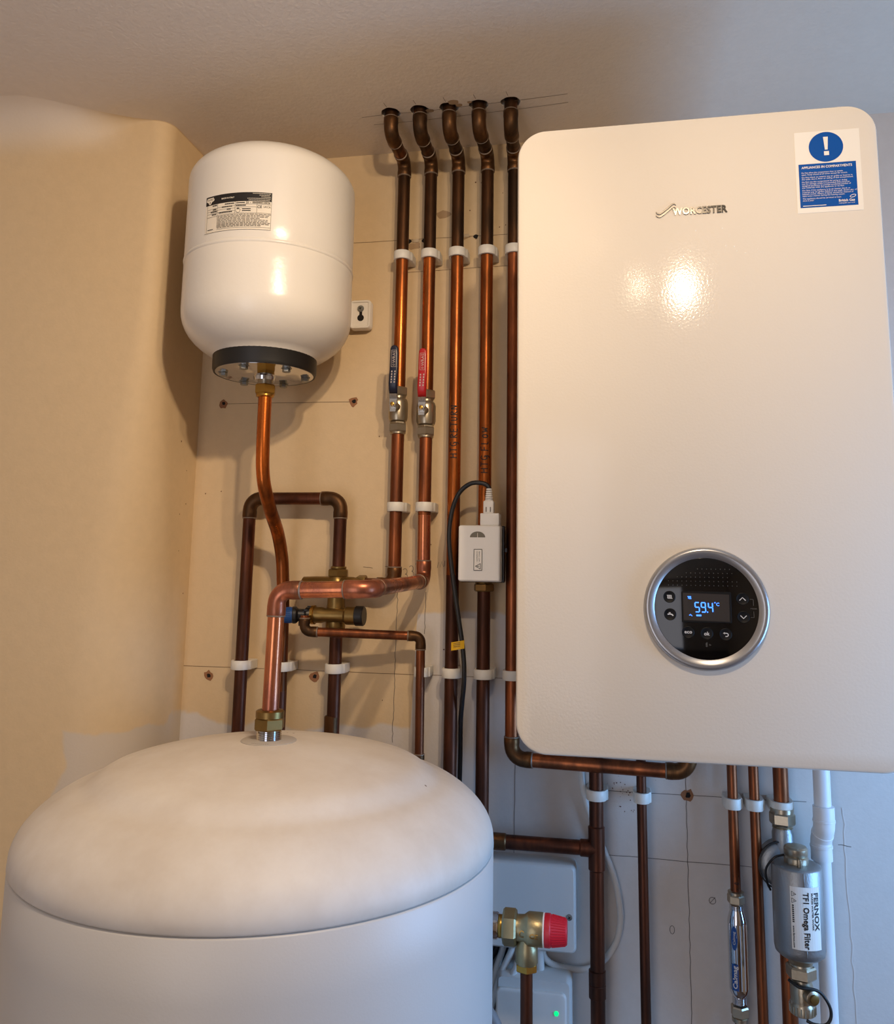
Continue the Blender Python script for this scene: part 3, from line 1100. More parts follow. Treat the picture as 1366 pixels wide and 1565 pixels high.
# ------------------------------------------------------------------ expansion vessel
VX, VY, VR = -.5478, -.1585, .1385
ev = thing('expansion_vessel', 'white cylindrical expansion vessel with a rating label, hung upside down on the wall', 'vessel', (VX, VY, 1.82))
prof = [(.082, 1.842)]
for k in range(14):
    a = pi / 2 * (1 - k / 13)
    r = VR * max(cos(a), 0) ** (2 / 2.3)
    z = 1.918 - .084 * sin(a)
    if r > .084:
        prof.append((r, z))
prof += [(VR, 1.94), (VR, 1.97), (VR, 1.9965), (VR - .0006, 1.9985)]
shell = MB().lathe(prof + [(VR - .0006, 2.0)], (VX, VY, 0), (0, 0, 1), 96, caps=False).build('lower_shell', M['vessel_white'], ev, angle=60)
prof = [(VR - .0006, 2.0), (VR - .0006, 2.0025), (VR, 2.0045), (VR, 2.03), (VR, 2.06), (VR, 2.09), (VR, 2.12)]
for k in range(0, 18):
    a = pi / 2 * k / 17
    prof.append((VR * max(cos(a), 0), 2.139 + .061 * sin(a)))
shell2 = MB().lathe(prof, (VX, VY, 0), (0, 0, 1), 96, caps=False).build('upper_shell', M['vessel_white'], ev, angle=60)
MB().lathe([(VR - .001, 1.996), (VR + .0007, 1.9975), (VR + .0012, 1.9998), (VR + .0007, 2.0022), (VR - .001, 2.004)], (VX, VY, 0), (0, 0, 1), 96, caps=False).build('seam_weld', M['vessel_white'], ev)
MB().lathe([(.070, 1.8235), (.0825, 1.8225), (.0842, 1.827), (.0845, 1.850), (.0900, 1.858), (.0918, 1.862), (.0905, 1.867), (.080, 1.868)], (VX, VY, 0), (0, 0, 1), 64, caps=False).build('rubber_collar', M['rubber_black'], ev)
fl = MB().lathe([(0, 1.830), (.079, 1.830), (.0810, 1.826), (.0795, 1.8225), (.060, 1.8215), (.056, 1.8205), (.040, 1.8205), (.036, 1.819), (.018, 1.818), (.017, 1.812), (0, 1.812)], (VX, VY, 0), (0, 0, 1), 64).build('flange', M['chrome'], ev)
for k in range(6):
    a = 2 * pi * k / 6 + .42
    m = MB()
    m.lathe([(.0085, 0), (.0085, -.001), (.0062, -.0012)], (VX + .066 * cos(a), VY + .066 * sin(a), 1.8225), (0, 0, 1), 16)
    m.hexnut((VX + .066 * cos(a), VY + .066 * sin(a), 1.8155), (0, 0, 1), .0066, .006, k)
    m.build('bolt', M['zinc'], fl, angle=20)
MB().lathe([(.0125, 1.800), (.0125, 1.818)], (VX + .002, VY, 0), (0, 0, 1), 24).build('outlet_spigot', M['nickel'], ev)
m = MB()
m.hexnut((VX + .0025, VY, 1.7885), (0, 0, 1), .0180, .0165, .35)
m.lathe([(R22 + .0005, 1.784), (.0145, 1.7855), (.0145, 1.789)], (VX + .0025, VY, 0), (0, 0, 1), 24, caps=False)
m.build('brass_nut', M['brass_bright'], ev, angle=20)
# wall bracket
m = MB()
plate(m, -.4300, 1.9655, .040, .054, .007, [(0, -.006), (0, -.019), (.0015, -.0215), (.004, -.0215), (.0055, -.0195)], 6)
m.box((-.50, -.022, 1.945), (-.448, -.018, 1.986), .001, 1)
br = m.build('wall_bracket', M['vessel_white'], ev)
m = MB()
m.lathe([(0, 0), (.0062, 0), (.0062, .0004), (0, .0004)], (-.4290, -.0195, 1.9590), (0, -1, 0), 20)
m.box((-.4316, -.0200, 1.9600), (-.4264, -.0195, 1.9740))
m.build('keyhole_slot', M['hole_dark'], br)
MB().lathe([(.0062, 0), (.0062, .0012), (.0045, .0030), (0, .0032)], (-.4292, -.0198, 1.9760), (0, -1, 0), 20).build('screw', M['zinc'], br)
m = MB()
for k in range(2):
    a = .5 + k * pi / 2
    m.strip([(-.4292 - .003 * cos(a), 1.976 - .003 * sin(a)), (-.4292 + .003 * cos(a), 1.976 + .003 * sin(a))], .0012, lambda u, v_: Vector((u, -.0231, v_)))
m.build('screw_recess', M['hole_dark'], br, smooth=False)

# rating label wrapped on the shell
A0, A1 = radians(-113.2), radians(-67.2)
LW = (A1 - A0) * VR
LZ0, LH = 2.0155, .0600


def vfn(off):
    return lambda u, v_: Vector((VX + (VR + off) * cos(A0 + u / VR), VY + (VR + off) * sin(A0 + u / VR), LZ0 + v_))


def vpatch(m, u0, u1, w0, w1, off):
    f = vfn(off)
    n = max(1, int((u1 - u0) / .004))
    for i in range(n):
        a, b = u0 + (u1 - u0) * i / n, u0 + (u1 - u0) * (i + 1) / n
        m.add([f(a, w0), f(b, w0), f(b, w1), f(a, w1)], [(0, 1, 2, 3)])
    return m


lab = vpatch(MB(), 0, LW, 0, LH, .0003).build('rating_label', M['label_paper'], ev)
vpatch(MB(), 0, LW, .0455, LH, .0005).build('header_band', M['label_ink'], lab)
f7 = vfn(.0007)
m = MB()
m.add([f7(a, b) for a, b in ((.001, .0535), (.002, .0515), (.0045, .0510), (.0075, .0468), (.0105, .0468), (.0135, .0510), (.016, .0515), (.0175, .0535), (.0155, .0575), (.003, .0575))], [tuple(range(10))])
text(m, 'MADE IN ITALY', .0032, lambda u, v_: f7(.031 + u, v_ + .0515), bold=.00008)
for i, L_ in enumerate((.026, .016, .013, .034, .032)):      # address lines too small to read
    q = 0
    while q < L_:
        m.strip([(LW - .003 - L_ + q, .0580 - i * .0027), (LW - .003 - L_ + q + .0010, .0580 - i * .0027)], .0009, f7)
        q += .0016
m.build('header_lettering', M['label_paper'], lab, smooth=False)
m = MB()
f9 = vfn(.0009)
text(m, 'ZILMET', .0038, lambda u, v_: f9(.0032 + u, v_ + .0532), width=.0125)
m.add([f9(.009 + .0012 * cos(a * pi / 4), .0497 + .0012 * sin(a * pi / 4)) for a in range(8)], [tuple(range(8))])
m.build('logo_lettering', M['label_ink'], lab, smooth=False)
m = MB()
ln = lambda a, b, c, d: m.strip([(a + (c - a) * k / 12, b + (d - b) * k / 12) for k in range(13)], .00035, f7)
for q in ((.004, .001, .004, .0455), (.0245, .006, .0245, .0455), (.055, .0265, .055, .0455), (.004, .0255, .0245, .0255), (.0245, .0265, LW - .001, .0265), (.055, .0362, LW - .022, .0362), (LW - .022, .0265, LW - .022, .041),
          (.0045, .0382, .055, .0392), (.0045, .0345, .055, .0352), (.0045, .0306, .055, .0312), (.055, .0405, LW - .001, .0405), (.0245, .0035, LW - .001, .0035), (0, 0, LW, 0), (LW - .0003, 0, LW - .0003, .0455)):
    ln(*q)
text(m, '21 -  000000510526', .0046, lambda u, v_: f7(.0725 + u, v_ + .0417), bold=.00012, width=.0365)
m.strip([(.0565 + .014 * q / 5, .0432) for q in range(6)], .0013, f7)
text(m, 'CE', .0058, lambda u, v_: f7(LW - .0215 + u, v_ + .0345), bold=.0001)
text(m, 'UKCA', .0046, lambda u, v_: f7(LW - .0122 + u, v_ + .0352), width=.0105)
for u0, v0, L_ in ((.0145, .0428, .0075), (.0155, .0363, .006), (.0115, .0328, .011), (.014, .0282, .008), (.0375, .0424, .0145), (.0325, .0380, .017), (.0415, .0336, .007), (.0275, .0292, .022), (.0565, .0382, .016)):
    q = 0
    while q < L_:
        m.strip([(u0 + q, v0 + .0006), (u0 + q + .0013, v0 + .0006)], .0021, f7)
        q += .0018
ring = [(.060 + .0036 * cos(a * pi / 8), .0312 + .0036 * sin(a * pi / 8)) for a in range(17)]
m.strip(ring, .0005, f7)
m.add([f7(.060 + .0014 * cos(a * pi / 4), .0338 + .0014 * sin(a * pi / 4)) for a in range(8)], [tuple(range(8))])
for k in range(2):
    m.strip([(.0665 + .0135 * q / 5, .0332 - .003 * k) for q in range(6)], .0013, f7)
m.strip([(.0065, .0050), (.012, .0050), (.0175, .0050)], .0011, f7)
m.build('label_print', M['label_ink'], lab, smooth=False)
m = MB()
random.seed(3)
for i in range(9):                    # lines of fine print too small to read
    u = .0255
    w0 = .0245 - i * .0023
    while u < LW - .004 - (.012 if i in (3, 8) else 0):
        L_ = random.uniform(.0025, .007)
        m.strip([(u, w0), (u + L_ / 2, w0), (u + L_, w0)], .0011 if i < 6 else .0014, f7)
        u += L_ + .0011
m.build('fine_print', M['label_grey'], lab, smooth=False)

# ------------------------------------------------------------------ hot water cylinder
TX, TY, TR = -.4344, -.3466, .2946
tk = thing('water_cylinder', 'large white domed hot water cylinder standing in the corner', 'water tank', (TX, TY, 0))
MB().lathe([(TR - .012, 0), (TR - .004, .004), (TR, .012), (TR, .4), (TR, .8), (TR, 1.1), (TR, 1.1575), (TR - .0015, 1.1595), (TR - .006, 1.1598)], (TX, TY, 0), (0, 0, 1), 128).build('casing', M['tank_white'], tk, angle=50)
prof = [(TR - .006, 1.1606), (TR - .0010, 1.1610), (TR + .0004, 1.1630)]
for k in range(1, 41):
    a = pi / 2 * (k / 40) ** .9
    r = TR * max(cos(a), 0)
    z = 1.170 + .108 * sin(a)
    s = min(1, max(0, (.222 - r) / .030))
    z += .0048 * s * s * (3 - 2 * s) - .0022 * math.exp(-((r - .222) / .012) ** 2)
    prof.append((r if k < 40 else 0, z))
MB().lathe(prof, (TX, TY, 0), (0, 0, 1), 128, caps=False).build('domed_lid', M['tank_lid'], tk, angle=60)
MB().lathe([(.014, .0), (.0355, -.0004), (.036, .0008), (.035, .0016), (.016, .0020)], (TX, TY, 1.2818), (0, 0, 1), 64, caps=False).build('washer_disc', M['washer_grey'], tk)
m = MB()
cw = lambda u, v_: Vector((TX + (.030 + v_) * sin(u / .03), TY - (.030 + v_) * cos(u / .03), 1.2835))
for k in range(9):
    m.strip([(-.011 + k * .0026, .0012), (-.0095 + k * .0026, .0012)], .0022, cw)
m.build('washer_lettering', M['label_grey'], tk, smooth=False)
m = MB()
zz = 1.280
pr = []
for k in range(7):
    pr += [(.0152, zz), (.0164, zz + .0012), (.0152, zz + .0024)]
    zz += .0024
m.lathe(pr, (TX, TY, 0), (0, 0, 1), 32)
m.build('threaded_outlet', M['chrome'], tk)
m = MB()
m.hexnut((TX, TY, 1.2955), (0, 0, 1), .0205, .0165, .25)
m.build('compression_nut', M['brass'], tk, angle=20)
MB().lathe([(R22 + .0005, 1.311), (.0185, 1.3115), (.0185, 1.3195), (.0165, 1.321), (R22 + .0005, 1.321)], (TX, TY, 0), (0, 0, 1), 32).build('nut_collar', M['brass'], tk)

# ------------------------------------------------------------------ motorised zone valve
zv = thing('zone_valve', 'white motorised valve box with a warning label on the HTG FLOW pipe', 'valve', (PX[3], PY_, 1.47))
m = MB()
plate(m, -.198, 1.5357, .0695, .0915, .0045, [(0, -.050), (0, -.070), (.0012, -.0835), (.003, -.085)], 5)
zb = m.build('actuator_cover', M['white_plastic'], zv)
m = MB()
m.box((-.2325, -.051, 1.489), (-.1605, -.046, 1.5815), .001, 1)
m.box((-.1625, -.066, 1.491), (-.1595, -.046, 1.580), .0008, 1)
m.box((-.160, -.060, 1.538), (-.1555, -.055, 1.545), .0005, 1)
m.build('back_plate', M['black_satin'], zv)
m = MB()
m.hexnut((PX[3], PY_, 1.474), (0, 0, 1), .0175, .013, .3)
m.lathe([(.014, 1.487), (.0165, 1.492), (.0165, 1.575), (.014, 1.58)], (PX[3], PY_, 0), (0, 0, 1), 24)
m.build('brass_body', M['brass'], zv, angle=25)
m = MB()
N_ = 14
m.add([Vector((-.2005 + .0125 * cos(pi * k / N_), -.0853, 1.5610 + .0095 * sin(pi * k / N_))) for k in range(N_ + 1)], [tuple(range(N_ + 1))])
m.build('indicator_window', M['indicator_grey'], zb, smooth=False)
m = MB()
m.strip([(-.2005, 1.561), (-.2005, 1.568)], .0008, lambda u, v_: Vector((u, -.0856, v_)))
m.build('indicator_slot', M['label_paper'], zb, smooth=False)
zf = lambda u, v_: Vector((u, -.0856, v_))
m = MB()
cx, cz, w, h = -.1995, 1.5250, .0130, .0335
m.add([zf(cx - w / 2, cz - h / 2), zf(cx + w / 2, cz - h / 2), zf(cx + w / 2, cz + h / 2), zf(cx - w / 2, cz + h / 2)], [(0, 1, 2, 3)])
wl = m.build('warning_label', M['sticker_white'], zb, smooth=False)
zg = lambda u, v_: Vector((u, -.0859, v_))
m = MB()
m.strip([(cx - w / 2, cz - h / 2), (cx + w / 2, cz - h / 2)], .0009, zg)
m.strip([(cx - w / 2, cz + h / 2), (cx + w / 2, cz + h / 2)], .0009, zg)
m.strip([(cx - w / 2, cz - h / 2), (cx - w / 2, cz + h / 2)], .0009, zg)
m.strip([(cx + w / 2, cz - h / 2), (cx + w / 2, cz + h / 2)], .0009, zg)
m.strip([(cx - .0035, cz - .0055), (cx + .0042, cz - .0055), (cx + .0003, cz - .0055)], .0001, zg)
tri = [(cx + .0042, cz - .0145), (cx + .0042, cz - .0060), (cx - .0040, cz - .0102), (cx + .0042, cz - .0145)]
m.strip(tri[:2], .0009, zg)
m.strip(tri[1:3], .0009, zg)
m.strip(tri[2:], .0009, zg)
m.strip([(cx + .0025, cz - .0102), (cx - .0015, cz - .0102)], .0009, zg)
for q, s in enumerate(('CAUTION DO', 'NOT COVER')):
    text(m, s, .0028, lambda u, v_, q=q: zg(cx + .0005 - v_ + q * .0038 - .001, cz - .0030 + u), width=.0165)
m.build('warning_print', M['label_ink'], wl, smooth=False)
MB().box((-.1975, -.080, 1.5805), (-.1665, -.052, 1.6005), .0015, 2).build('socket_block', M['white_plastic'], zv)
m = MB()
m.box((-.1935, -.074, 1.600), (-.1765, -.058, 1.6215), .002, 2)
for k in range(6):
    z = 1.6215 + k * .0036
    r = .0068 - k * .0004
    m.lathe([(r - .0012, z - .0006), (r, z), (r, z + .0022), (r - .0012, z + .0026)], (-.185, -.066, 0), (0, 0, 1), 20)
m.build('plug', M['white_plastic'], zv)
m = MB()
for dx in (-.0035, .0035):
    m.box((-.185 + dx - .0008, -.0745, 1.603), (-.185 + dx + .0008, -.0738, 1.611))
m.build('plug_latch', M['label_grey'], zv, smooth=False)
cab = MB().tube(spline([(-.185, -.066, 1.638), (-.187, -.066, 1.646), (-.197, -.067, 1.651), (-.216, -.068, 1.650), (-.235, -.068, 1.634), (-.247, -.067, 1.602), (-.251, -.064, 1.556), (-.2435, -.062, 1.490), (-.2330, -.061, 1.425), (-.2255, -.060, 1.374), (-.2240, -.059, 1.333), (-.2290, -.045, 1.295), (-.2335, -.030, 1.262), (-.236, -.015, 1.20), (-.238, -.012, 1.10), (-.24, -.012, .9)], 8), .0038, 14).build('black_cable', M['cable_black'], loc=(-.24, -.012, .9))
tag(cab, 'black flexible cable looping from the plug of the white valve box', 'cable')
m = MB()
rg = []
for k in range(7):
    t = k / 6
    x = -.2445 + .0215 * t
    y = -.0665 - .003 * sin(pi * t)
    rg.append([Vector((x, y, 1.3795 + .004 * t)), Vector((x, y, 1.3925 + .004 * t)), Vector((x, y + .0006, 1.3925 + .004 * t)), Vector((x, y + .0006, 1.3795 + .004 * t))])
tagp = m.loops(rg).build('cable_tag', M['tag_yellow'], cab)
m = MB()
for q in range(3):
    m.strip([(-.2405, 1.3855 + q * .0028), (-.2345, 1.3865 + q * .0028), (-.229, 1.3875 + q * .0028)], .0007, lambda u, v_: Vector((u, -.0702, v_)))
m.build('tag_print', M['label_ink'], cab, smooth=False)

# ------------------------------------------------------------------ boiler
BX0, BX1, BZ0, BZ1, BF = -.107, .337, 1.290, 2.0865, -.385
BCX, BCZ, BW, BH = (BX0 + BX1) / 2, (BZ0 + BZ1) / 2, BX1 - BX0, BZ1 - BZ0
bo = thing('boiler', 'white wall-hung gas boiler with a round black control panel', 'boiler', (BCX, -.2, BZ0))
m = MB()
plate(m, BCX, BCZ, BW - .006, BH - .006, .034, [(.0, -.012), (0, -.365)], 10)
m.build('casing', M['boiler_case'], bo)
m = MB()
plate(m, BCX, BCZ, BW, BH, .037, [(0, -.350), (0, -.3785), (.0006, -.3815), (.0022, -.3840), (.0045, BF)], 14)
fp = m.build('front_panel', M['boiler_white'], bo, angle=30)
m = MB()
random.seed(5)
for k in range(16):
    x, z = .11 + random.gauss(.02, .03), 1.907 + random.gauss(.0, .012)
    r = random.uniform(.0004, .0012)
    m.lathe([(r, 0), (r * .7, .0002), (0, .0003)], (x, BF, z), (0, -1, 0), 8)
m.build('dried_drops', M['sticker_white'], fp)
# raised chrome badge
bf = lambda y: (lambda u, v_: Vector((u, y, v_)))


def raised(m, outline, y0, y1):
    m.loops([[Vector((a, y0, b)) for a, b in outline], [Vector((a, y1, b)) for a, b in outline]], False, True)


m = MB()
for dz in (0, -.0042):
    base = [(.0700, 1.9605), (.0712, 1.9590), (.0735, 1.9580), (.0765, 1.9590), (.0830, 1.9640), (.0880, 1.9682), (.0905, 1.9700), (.0930, 1.9702), (.0945, 1.9685)]
    pts = spline([(a, b + dz, 0) for a, b in base], 4)
    up_, dn = [], []
    n = len(pts)
    for i, p in enumerate(pts):
        t = (pts[min(i + 1, n - 1)] - pts[max(i - 1, 0)]).normalized()
        w = .0010 * (.35 + .65 * sin(pi * min(1, max(0, i / (n - 1)))))
        up_.append((p.x - t.y * w, p.y + t.x * w))
        dn.append((p.x + t.y * w, p.y - t.x * w))
    raised(m, up_ + dn[::-1], BF, BF - .0016)
bl = m.build('badge_waves', M['badge_metal'], fp, smooth=False)
m = MB()
vs, fs = text2d('WORCESTER', .0128, 'LEFT', .00035)
w = max(v_[0] for v_ in vs) - min(v_[0] for v_ in vs)
vs = [(v_[0] * .0665 / w, v_[1]) for v_ in vs]
n = len(vs)
m.add([Vector((.0905 + a, BF - .0016, 1.9552 + b)) for a, b in vs], fs)
edges = {}
for q in fs:
    for i in range(len(q)):
        a, b = q[i], q[(i + 1) % len(q)]
        k = (min(a, b), max(a, b))
        edges[k] = edges.get(k, 0) + 1
for (a, b), c in edges.items():
    if c == 1:
        m.add([Vector((.0905 + vs[i][0], y, 1.9552 + vs[i][1])) for i, y in ((a, BF), (b, BF), (b, BF - .0016), (a, BF - .0016))], [(0, 1, 2, 3)])
m.build('badge_lettering', M['badge_metal'], fp, smooth=False)

# safety sticker
SX0, SX1, SZ0, SZ1 = .2395, .3150, 1.9470, 2.0535
st = MB().box((SX0, BF - .0004, SZ0), (SX1, BF, SZ1)).build('safety_sticker', M['sticker_white'], bo, smooth=False)
m = MB()
m.add([Vector((.2758 + .0200 * cos(2 * pi * k / 48), BF - .0006, 2.0320 + .0197 * sin(2 * pi * k / 48))) for k in range(48)], [tuple(range(48))])
m.build('blue_disc', M['sticker_blue'], st, smooth=False)
sf = bf(BF - .0008)
m = MB()
m.add([sf(.2730, 2.0452), sf(.2786, 2.0452), sf(.2776, 2.0282), sf(.2744, 2.0282)], [(0, 1, 2, 3)])
m.add([sf(.2732, 2.0208), sf(.2790, 2.0208), sf(.2790, 2.0262), sf(.2732, 2.0262)], [(0, 1, 2, 3)])
m.build('exclamation_mark', M['sticker_white'], st, smooth=False)
m = MB()
m.add([Vector((a, BF - .0006, b)) for a, b in ((.2428, 1.9538), (.3092, 1.9538), (.3092, 2.0108), (.2428, 2.0108))], [(0, 1, 2, 3)])
m.build('blue_panel', M['sticker_blue'], st, smooth=False)
m = MB()
text(m, 'APPLIANCES IN COMPARTMENTS', .0044, lambda u, v_: sf(.2462 + u, 2.0046 + v_), bold=.00007, width=.0585)
lines = [('Do Not allow this compartment door to remain', 0), ('open. Keep closed at all times except for access.', 0),
         ('Do Not block or restrict any air grilles or louvres in', 1), ('the walls, doors, floor or ceiling of this compartment.', 1),
         ('Do Not use this compartment for airing or drying', 2), ('nor for storage unless it is provided with purpose-', 2), ('designed partitions to prevent accidental contact of', 2), ('any materials with the appliance or its flue.', 2),
         ('Do Not, if the appliance is an air heater, block or', 3), ('restrict any air grilles fitted in the wall, doors etc. of', 3), ('heated rooms. Filters, if fitted, should be cleaned at', 3), ('least once a month during the heating season.', 3),
         ('The appliance should be serviced at least', 4), ('once a year.', 4)]
z = 2.0008
for i, (s, g) in enumerate(lines):
    z -= .00245 + (.0011 if i and lines[i - 1][1] != g else 0)
    text(m, s, .0026, lambda u, v_, z=z: sf(.2458 + u, z + v_), bold=0.0, width=len(s) * .00108)
text(m, 'British Gas', .0044, lambda u, v_: sf(.2870 + u, 1.9592 + v_), bold=.0001, width=.0182)
text(m, 'Looking after your world', .0021, lambda u, v_: sf(.2870 + u, 1.9566 + v_), width=.0180)
m.strip([(.2458 + .0267 * q / 5, 1.9560) for q in range(6)], .0008, sf)
lf = arc2(.3035, 1.9657, .0030, .0018, 0, 6.28, 14)
m.strip([(a + (b - 1.9657) * .8, b) for a, b in lf], .0006, sf)
m.build('sticker_lettering', M['sticker_white'], st, smooth=False)

# round control panel
RX, RZ = .1165, 1.4660
cp = MB().lathe([(.0708, -.001), (.0712, .002), (.0700, .0055), (.0675, .0072), (.0640, .0068), (.0588, .0030), (.0585, .0005)], (RX, BF, RZ), (0, -1, 0), 96, caps=False).build('control_panel', M['bezel_silver'], bo, angle=45)
MB().lathe([(.0592, 0), (.0590, .0026), (.0583, .0030), (0, .0030)], (RX, BF, RZ), (0, -1, 0), 96).build('black_fascia', M['black_gloss'], cp)
yf = BF - .0031
pf = bf(yf - .0004)
m = MB()
plate(m, .1167, 1.4676, .0560, .0360, .0012, [(0, yf + .001), (0, yf), (.0004, yf - .0004), (.0016, yf - .0004)], 3)
m.build('display_frame', M['black_button'], cp)
m = MB()
m.add([Vector((a, yf - .0006, b)) for a, b in ((.0907, 1.4522), (.1425, 1.4514), (.1425, 1.4826), (.0903, 1.4838))], [(0, 1, 2, 3)])
m.build('display_screen', M['lcd'], cp, smooth=False)
SEG = {'5': 'afgcd', '9': 'abcdfg', '4': 'bcfg'}
m = MB()
df = bf(yf - .0009)


def seg7(ch, x, z, w, h, t):
    P_ = {'a': ((0, h), (w, h)), 'g': ((0, h / 2), (w, h / 2)), 'd': ((0, 0), (w, 0)), 'f': ((0, h), (0, h / 2)), 'b': ((w, h), (w, h / 2)), 'e': ((0, h / 2), (0, 0)), 'c': ((w, h / 2), (w, 0))}
    for s in SEG[ch]:
        (ax_, az_), (bx_, bz_) = P_[s]
        k = .06
        a_ = (x + ax_ + (bx_ - ax_) * k + az_ * -.03, z + az_ + (bz_ - az_) * k)
        b_ = (x + bx_ - (bx_ - ax_) * k + bz_ * -.03, z + bz_ - (bz_ - az_) * k)
        m.strip([a_, b_], t, df)


seg7('5', .1042, 1.4620, .0046, .0108, .0013)
seg7('9', .1112, 1.4620, .0046, .0108, .0013)
seg7('4', .1192, 1.4620, .0046, .0108, .0013)
m.strip([(.1172, 1.4620), (.1185, 1.4620)], .0014, df)
text(m, 'C', .0052, lambda u, v_: df(.1276 + u, 1.4694 + v_), bold=.0001)
m.strip(arc2(.1264, 1.4730, .0006, .0006, 0, 6.3), .0004, df)
for k in range(4):
    m.strip([(.0966 + k * .0009, 1.4772), (.0966 + k * .0009, 1.4797)], .0006, df)
m.strip([(.0955, 1.4797), (.0995, 1.4797)], .0005, df)
m.strip([(.0972, 1.4772), (.1000, 1.4770)], .0005, df)
m.strip([(.0970, 1.4580), (.0985, 1.4584), (.0998, 1.4580), (.1003, 1.4570)], .0007, df)
m.strip([(.0984, 1.4584), (.0984, 1.4594)], .0005, df)
text(m, 'eco', .0036, lambda u, v_: df(.1050 + u, 1.4572 + v_), bold=.00022, width=.0060)
m.build('display_digits', M['lcd_blue'], cp, smooth=False)
BT = [(.0751, 1.4788), (.0755, 1.4585), (.0953, 1.4383), (.1163, 1.4375), (.1373, 1.4370), (.1572, 1.4780), (.1577, 1.4572)]
for x, z in BT:
    MB().lathe([(.0070, 0), (.0070, .0006), (.0064, .0010), (.0058, .0006), (0, .0004)], (x, yf + .0002, z), (0, -1, 0), 32).build('button', M['black_button'], cp)
m = MB()
bf2 = bf(yf - .0012)
x, z = BT[0]
for k in range(4):
    m.strip([(x - .0020 + k * .00135, z - .0018), (x - .0020 + k * .00135, z + .0018)], .0008, bf2)
m.strip([(x - .0030, z + .0018), (x + .0024, z + .0018)], .0006, bf2)
m.strip([(x - .0020, z - .0018), (x + .0034, z - .0018)], .0006, bf2)
x, z = BT[1]
m.strip([(x - .0030, z), (x - .0005, z + .0004), (x + .0018, z), (x + .0034, z - .0016)], .0014, bf2)
m.strip([(x - .0006, z), (x - .0006, z + .0020)], .0008, bf2)
m.strip([(x - .0016, z + .0018), (x + .0006, z + .0018)], .0009, bf2)
text(m, 'eco', .0056, lambda u, v_: bf2(BT[2][0] - .0043 + u, BT[2][1] - .0012 + v_), bold=.0001, width=.0086)
text(m, 'ok', .0060, lambda u, v_: bf2(BT[3][0] - .0032 + u, BT[3][1] - .0021 + v_), bold=.0001, width=.0062)
x, z = BT[4]
m.strip([(x - .0022, z + .0014), (x + .0012, z + .0014)] + arc2(x + .0010, z - .0004, .0018, .0018, pi / 2, -pi / 2, 8) + [(x - .0004, z - .0022)], .0009, bf2)
m.add([bf2(x - .0030, z + .0014), bf2(x - .0010, z + .0028), bf2(x - .0010, z + .0000)], [(0, 1, 2)])
for i, sg in ((5, 1), (6, -1)):
    x, z = BT[i]
    m.strip([(x - .0034, z - sg * .0018), (x, z + sg * .0016), (x + .0034, z - sg * .0018)], .0009, bf2)
m.build('button_symbols', M['icon_white'], cp, smooth=False)
m = MB()
m.strip([(.1652, 1.4778), (.1690, 1.4776), (.1690, 1.4705)], .0004, bf2)
m.strip([(.1658, 1.4572), (.1693, 1.4570), (.1691, 1.4640)], .0004, bf2)
text(m, 'reset', .0026, lambda u, v_: bf2(.1655 + u, 1.4664 + v_), width=.0070)
text(m, '5s', .0024, lambda u, v_: bf2(.1185 + u, 1.4240 + v_))
for k in range(3):
    m.strip([(.1145, 1.4230 + k * .0016), (.1168, 1.4236 + k * .0016)], .0006, bf2)
m.strip([(.1158, 1.4220), (.1158, 1.4275)], .0005, bf2)
for r_, (a, n_) in enumerate(((-1.5, 8), (-4, 11), (-6, 12), (-8, 16), (-9, 17))):
    for k in range(n_):
        x = .1155 + (a + k) * .00515
        z = 1.5118 - r_ * .0048
        if (x - RX) ** 2 + (z - RZ) ** 2 < .054 ** 2:
            m.add([bf2(x + .00042 * cos(q * pi / 4), z + .00042 * sin(q * pi / 4)) for q in range(8)], [tuple(range(8))])
m.build('fascia_print', M['icon_grey'], cp, smooth=False)

# ------------------------------------------------------------------ pipes under the boiler
GRP = 'copper pipes under the boiler'
pa = thing('copper_pipe', 'thick copper pipe below the boiler with a tee branching off towards the tank', 'pipe', (-.0175, PY_, 0), GRP)
MB().cyl((-.016, PY_, 1.30), (-.017, PY_, 1.10), R22, 24).build('pipe', M['copper_brown'], pa)
MB().cyl((-.017, PY_, 1.07), (-.019, PY_, 0), R22, 24).build('pipe', M['copper_brown'], pa)
MB().cyl((-.04, PY_, 1.085), (-.185, PY_, 1.085), R22, 24).build('branch_pipe', M['copper_brown'], pa)
m = MB()
rr = R22 + .0018
m.lathe([(R22, 1.053), (rr, 1.055), (rr, 1.117), (R22, 1.119)], (-.017, PY_, 0), (0, 0, 1), 24)
m.lathe([(rr, 0), (rr, .024), (R22, .026)], (-.017, PY_, 1.085), (-1, 0, 0), 24)
m.build('tee_fitting', M['copper_brown'], pa)
MB().lathe([(R22, 0), (rr, .002), (rr, .022), (R22, .024)], (-.157, PY_, 1.085), (-1, 0, 0), 24).build('coupling', M['copper_fit'], pa)
m = MB()
m.lathe([(R22, .872), (rr, .873), (rr, .891), (rr - .0008, .892), (rr, .893), (rr, .911), (R22, .912)], (-.018, PY_, 0), (0, 0, 1), 24)
m.build('coupling', M['copper_brown'], pa)
pb = thing('copper_pipe', 'thin copper pipe running straight down beside the tee pipe', 'pipe', (.053, PY_, 0), GRP)
MB().cyl((.052, PY_, 1.30), (.055, PY_, 0), R15, 20).build('pipe', M['copper_brown'], pb)
pc = thing('copper_pipe', 'thin copper pipe that passes through the chrome scale inhibitor', 'pipe', (.187, PY_, 0), GRP)
MB().cyl((.187, PY_, 1.30), (.187, PY_, 1.02), R15, 20).build('pipe', M['copper_mid'], pc)
MB().cyl((.187, PY_, .88), (.187, PY_, 0), R15, 20).build('pipe', M['copper_mid'], pc)
m = MB()
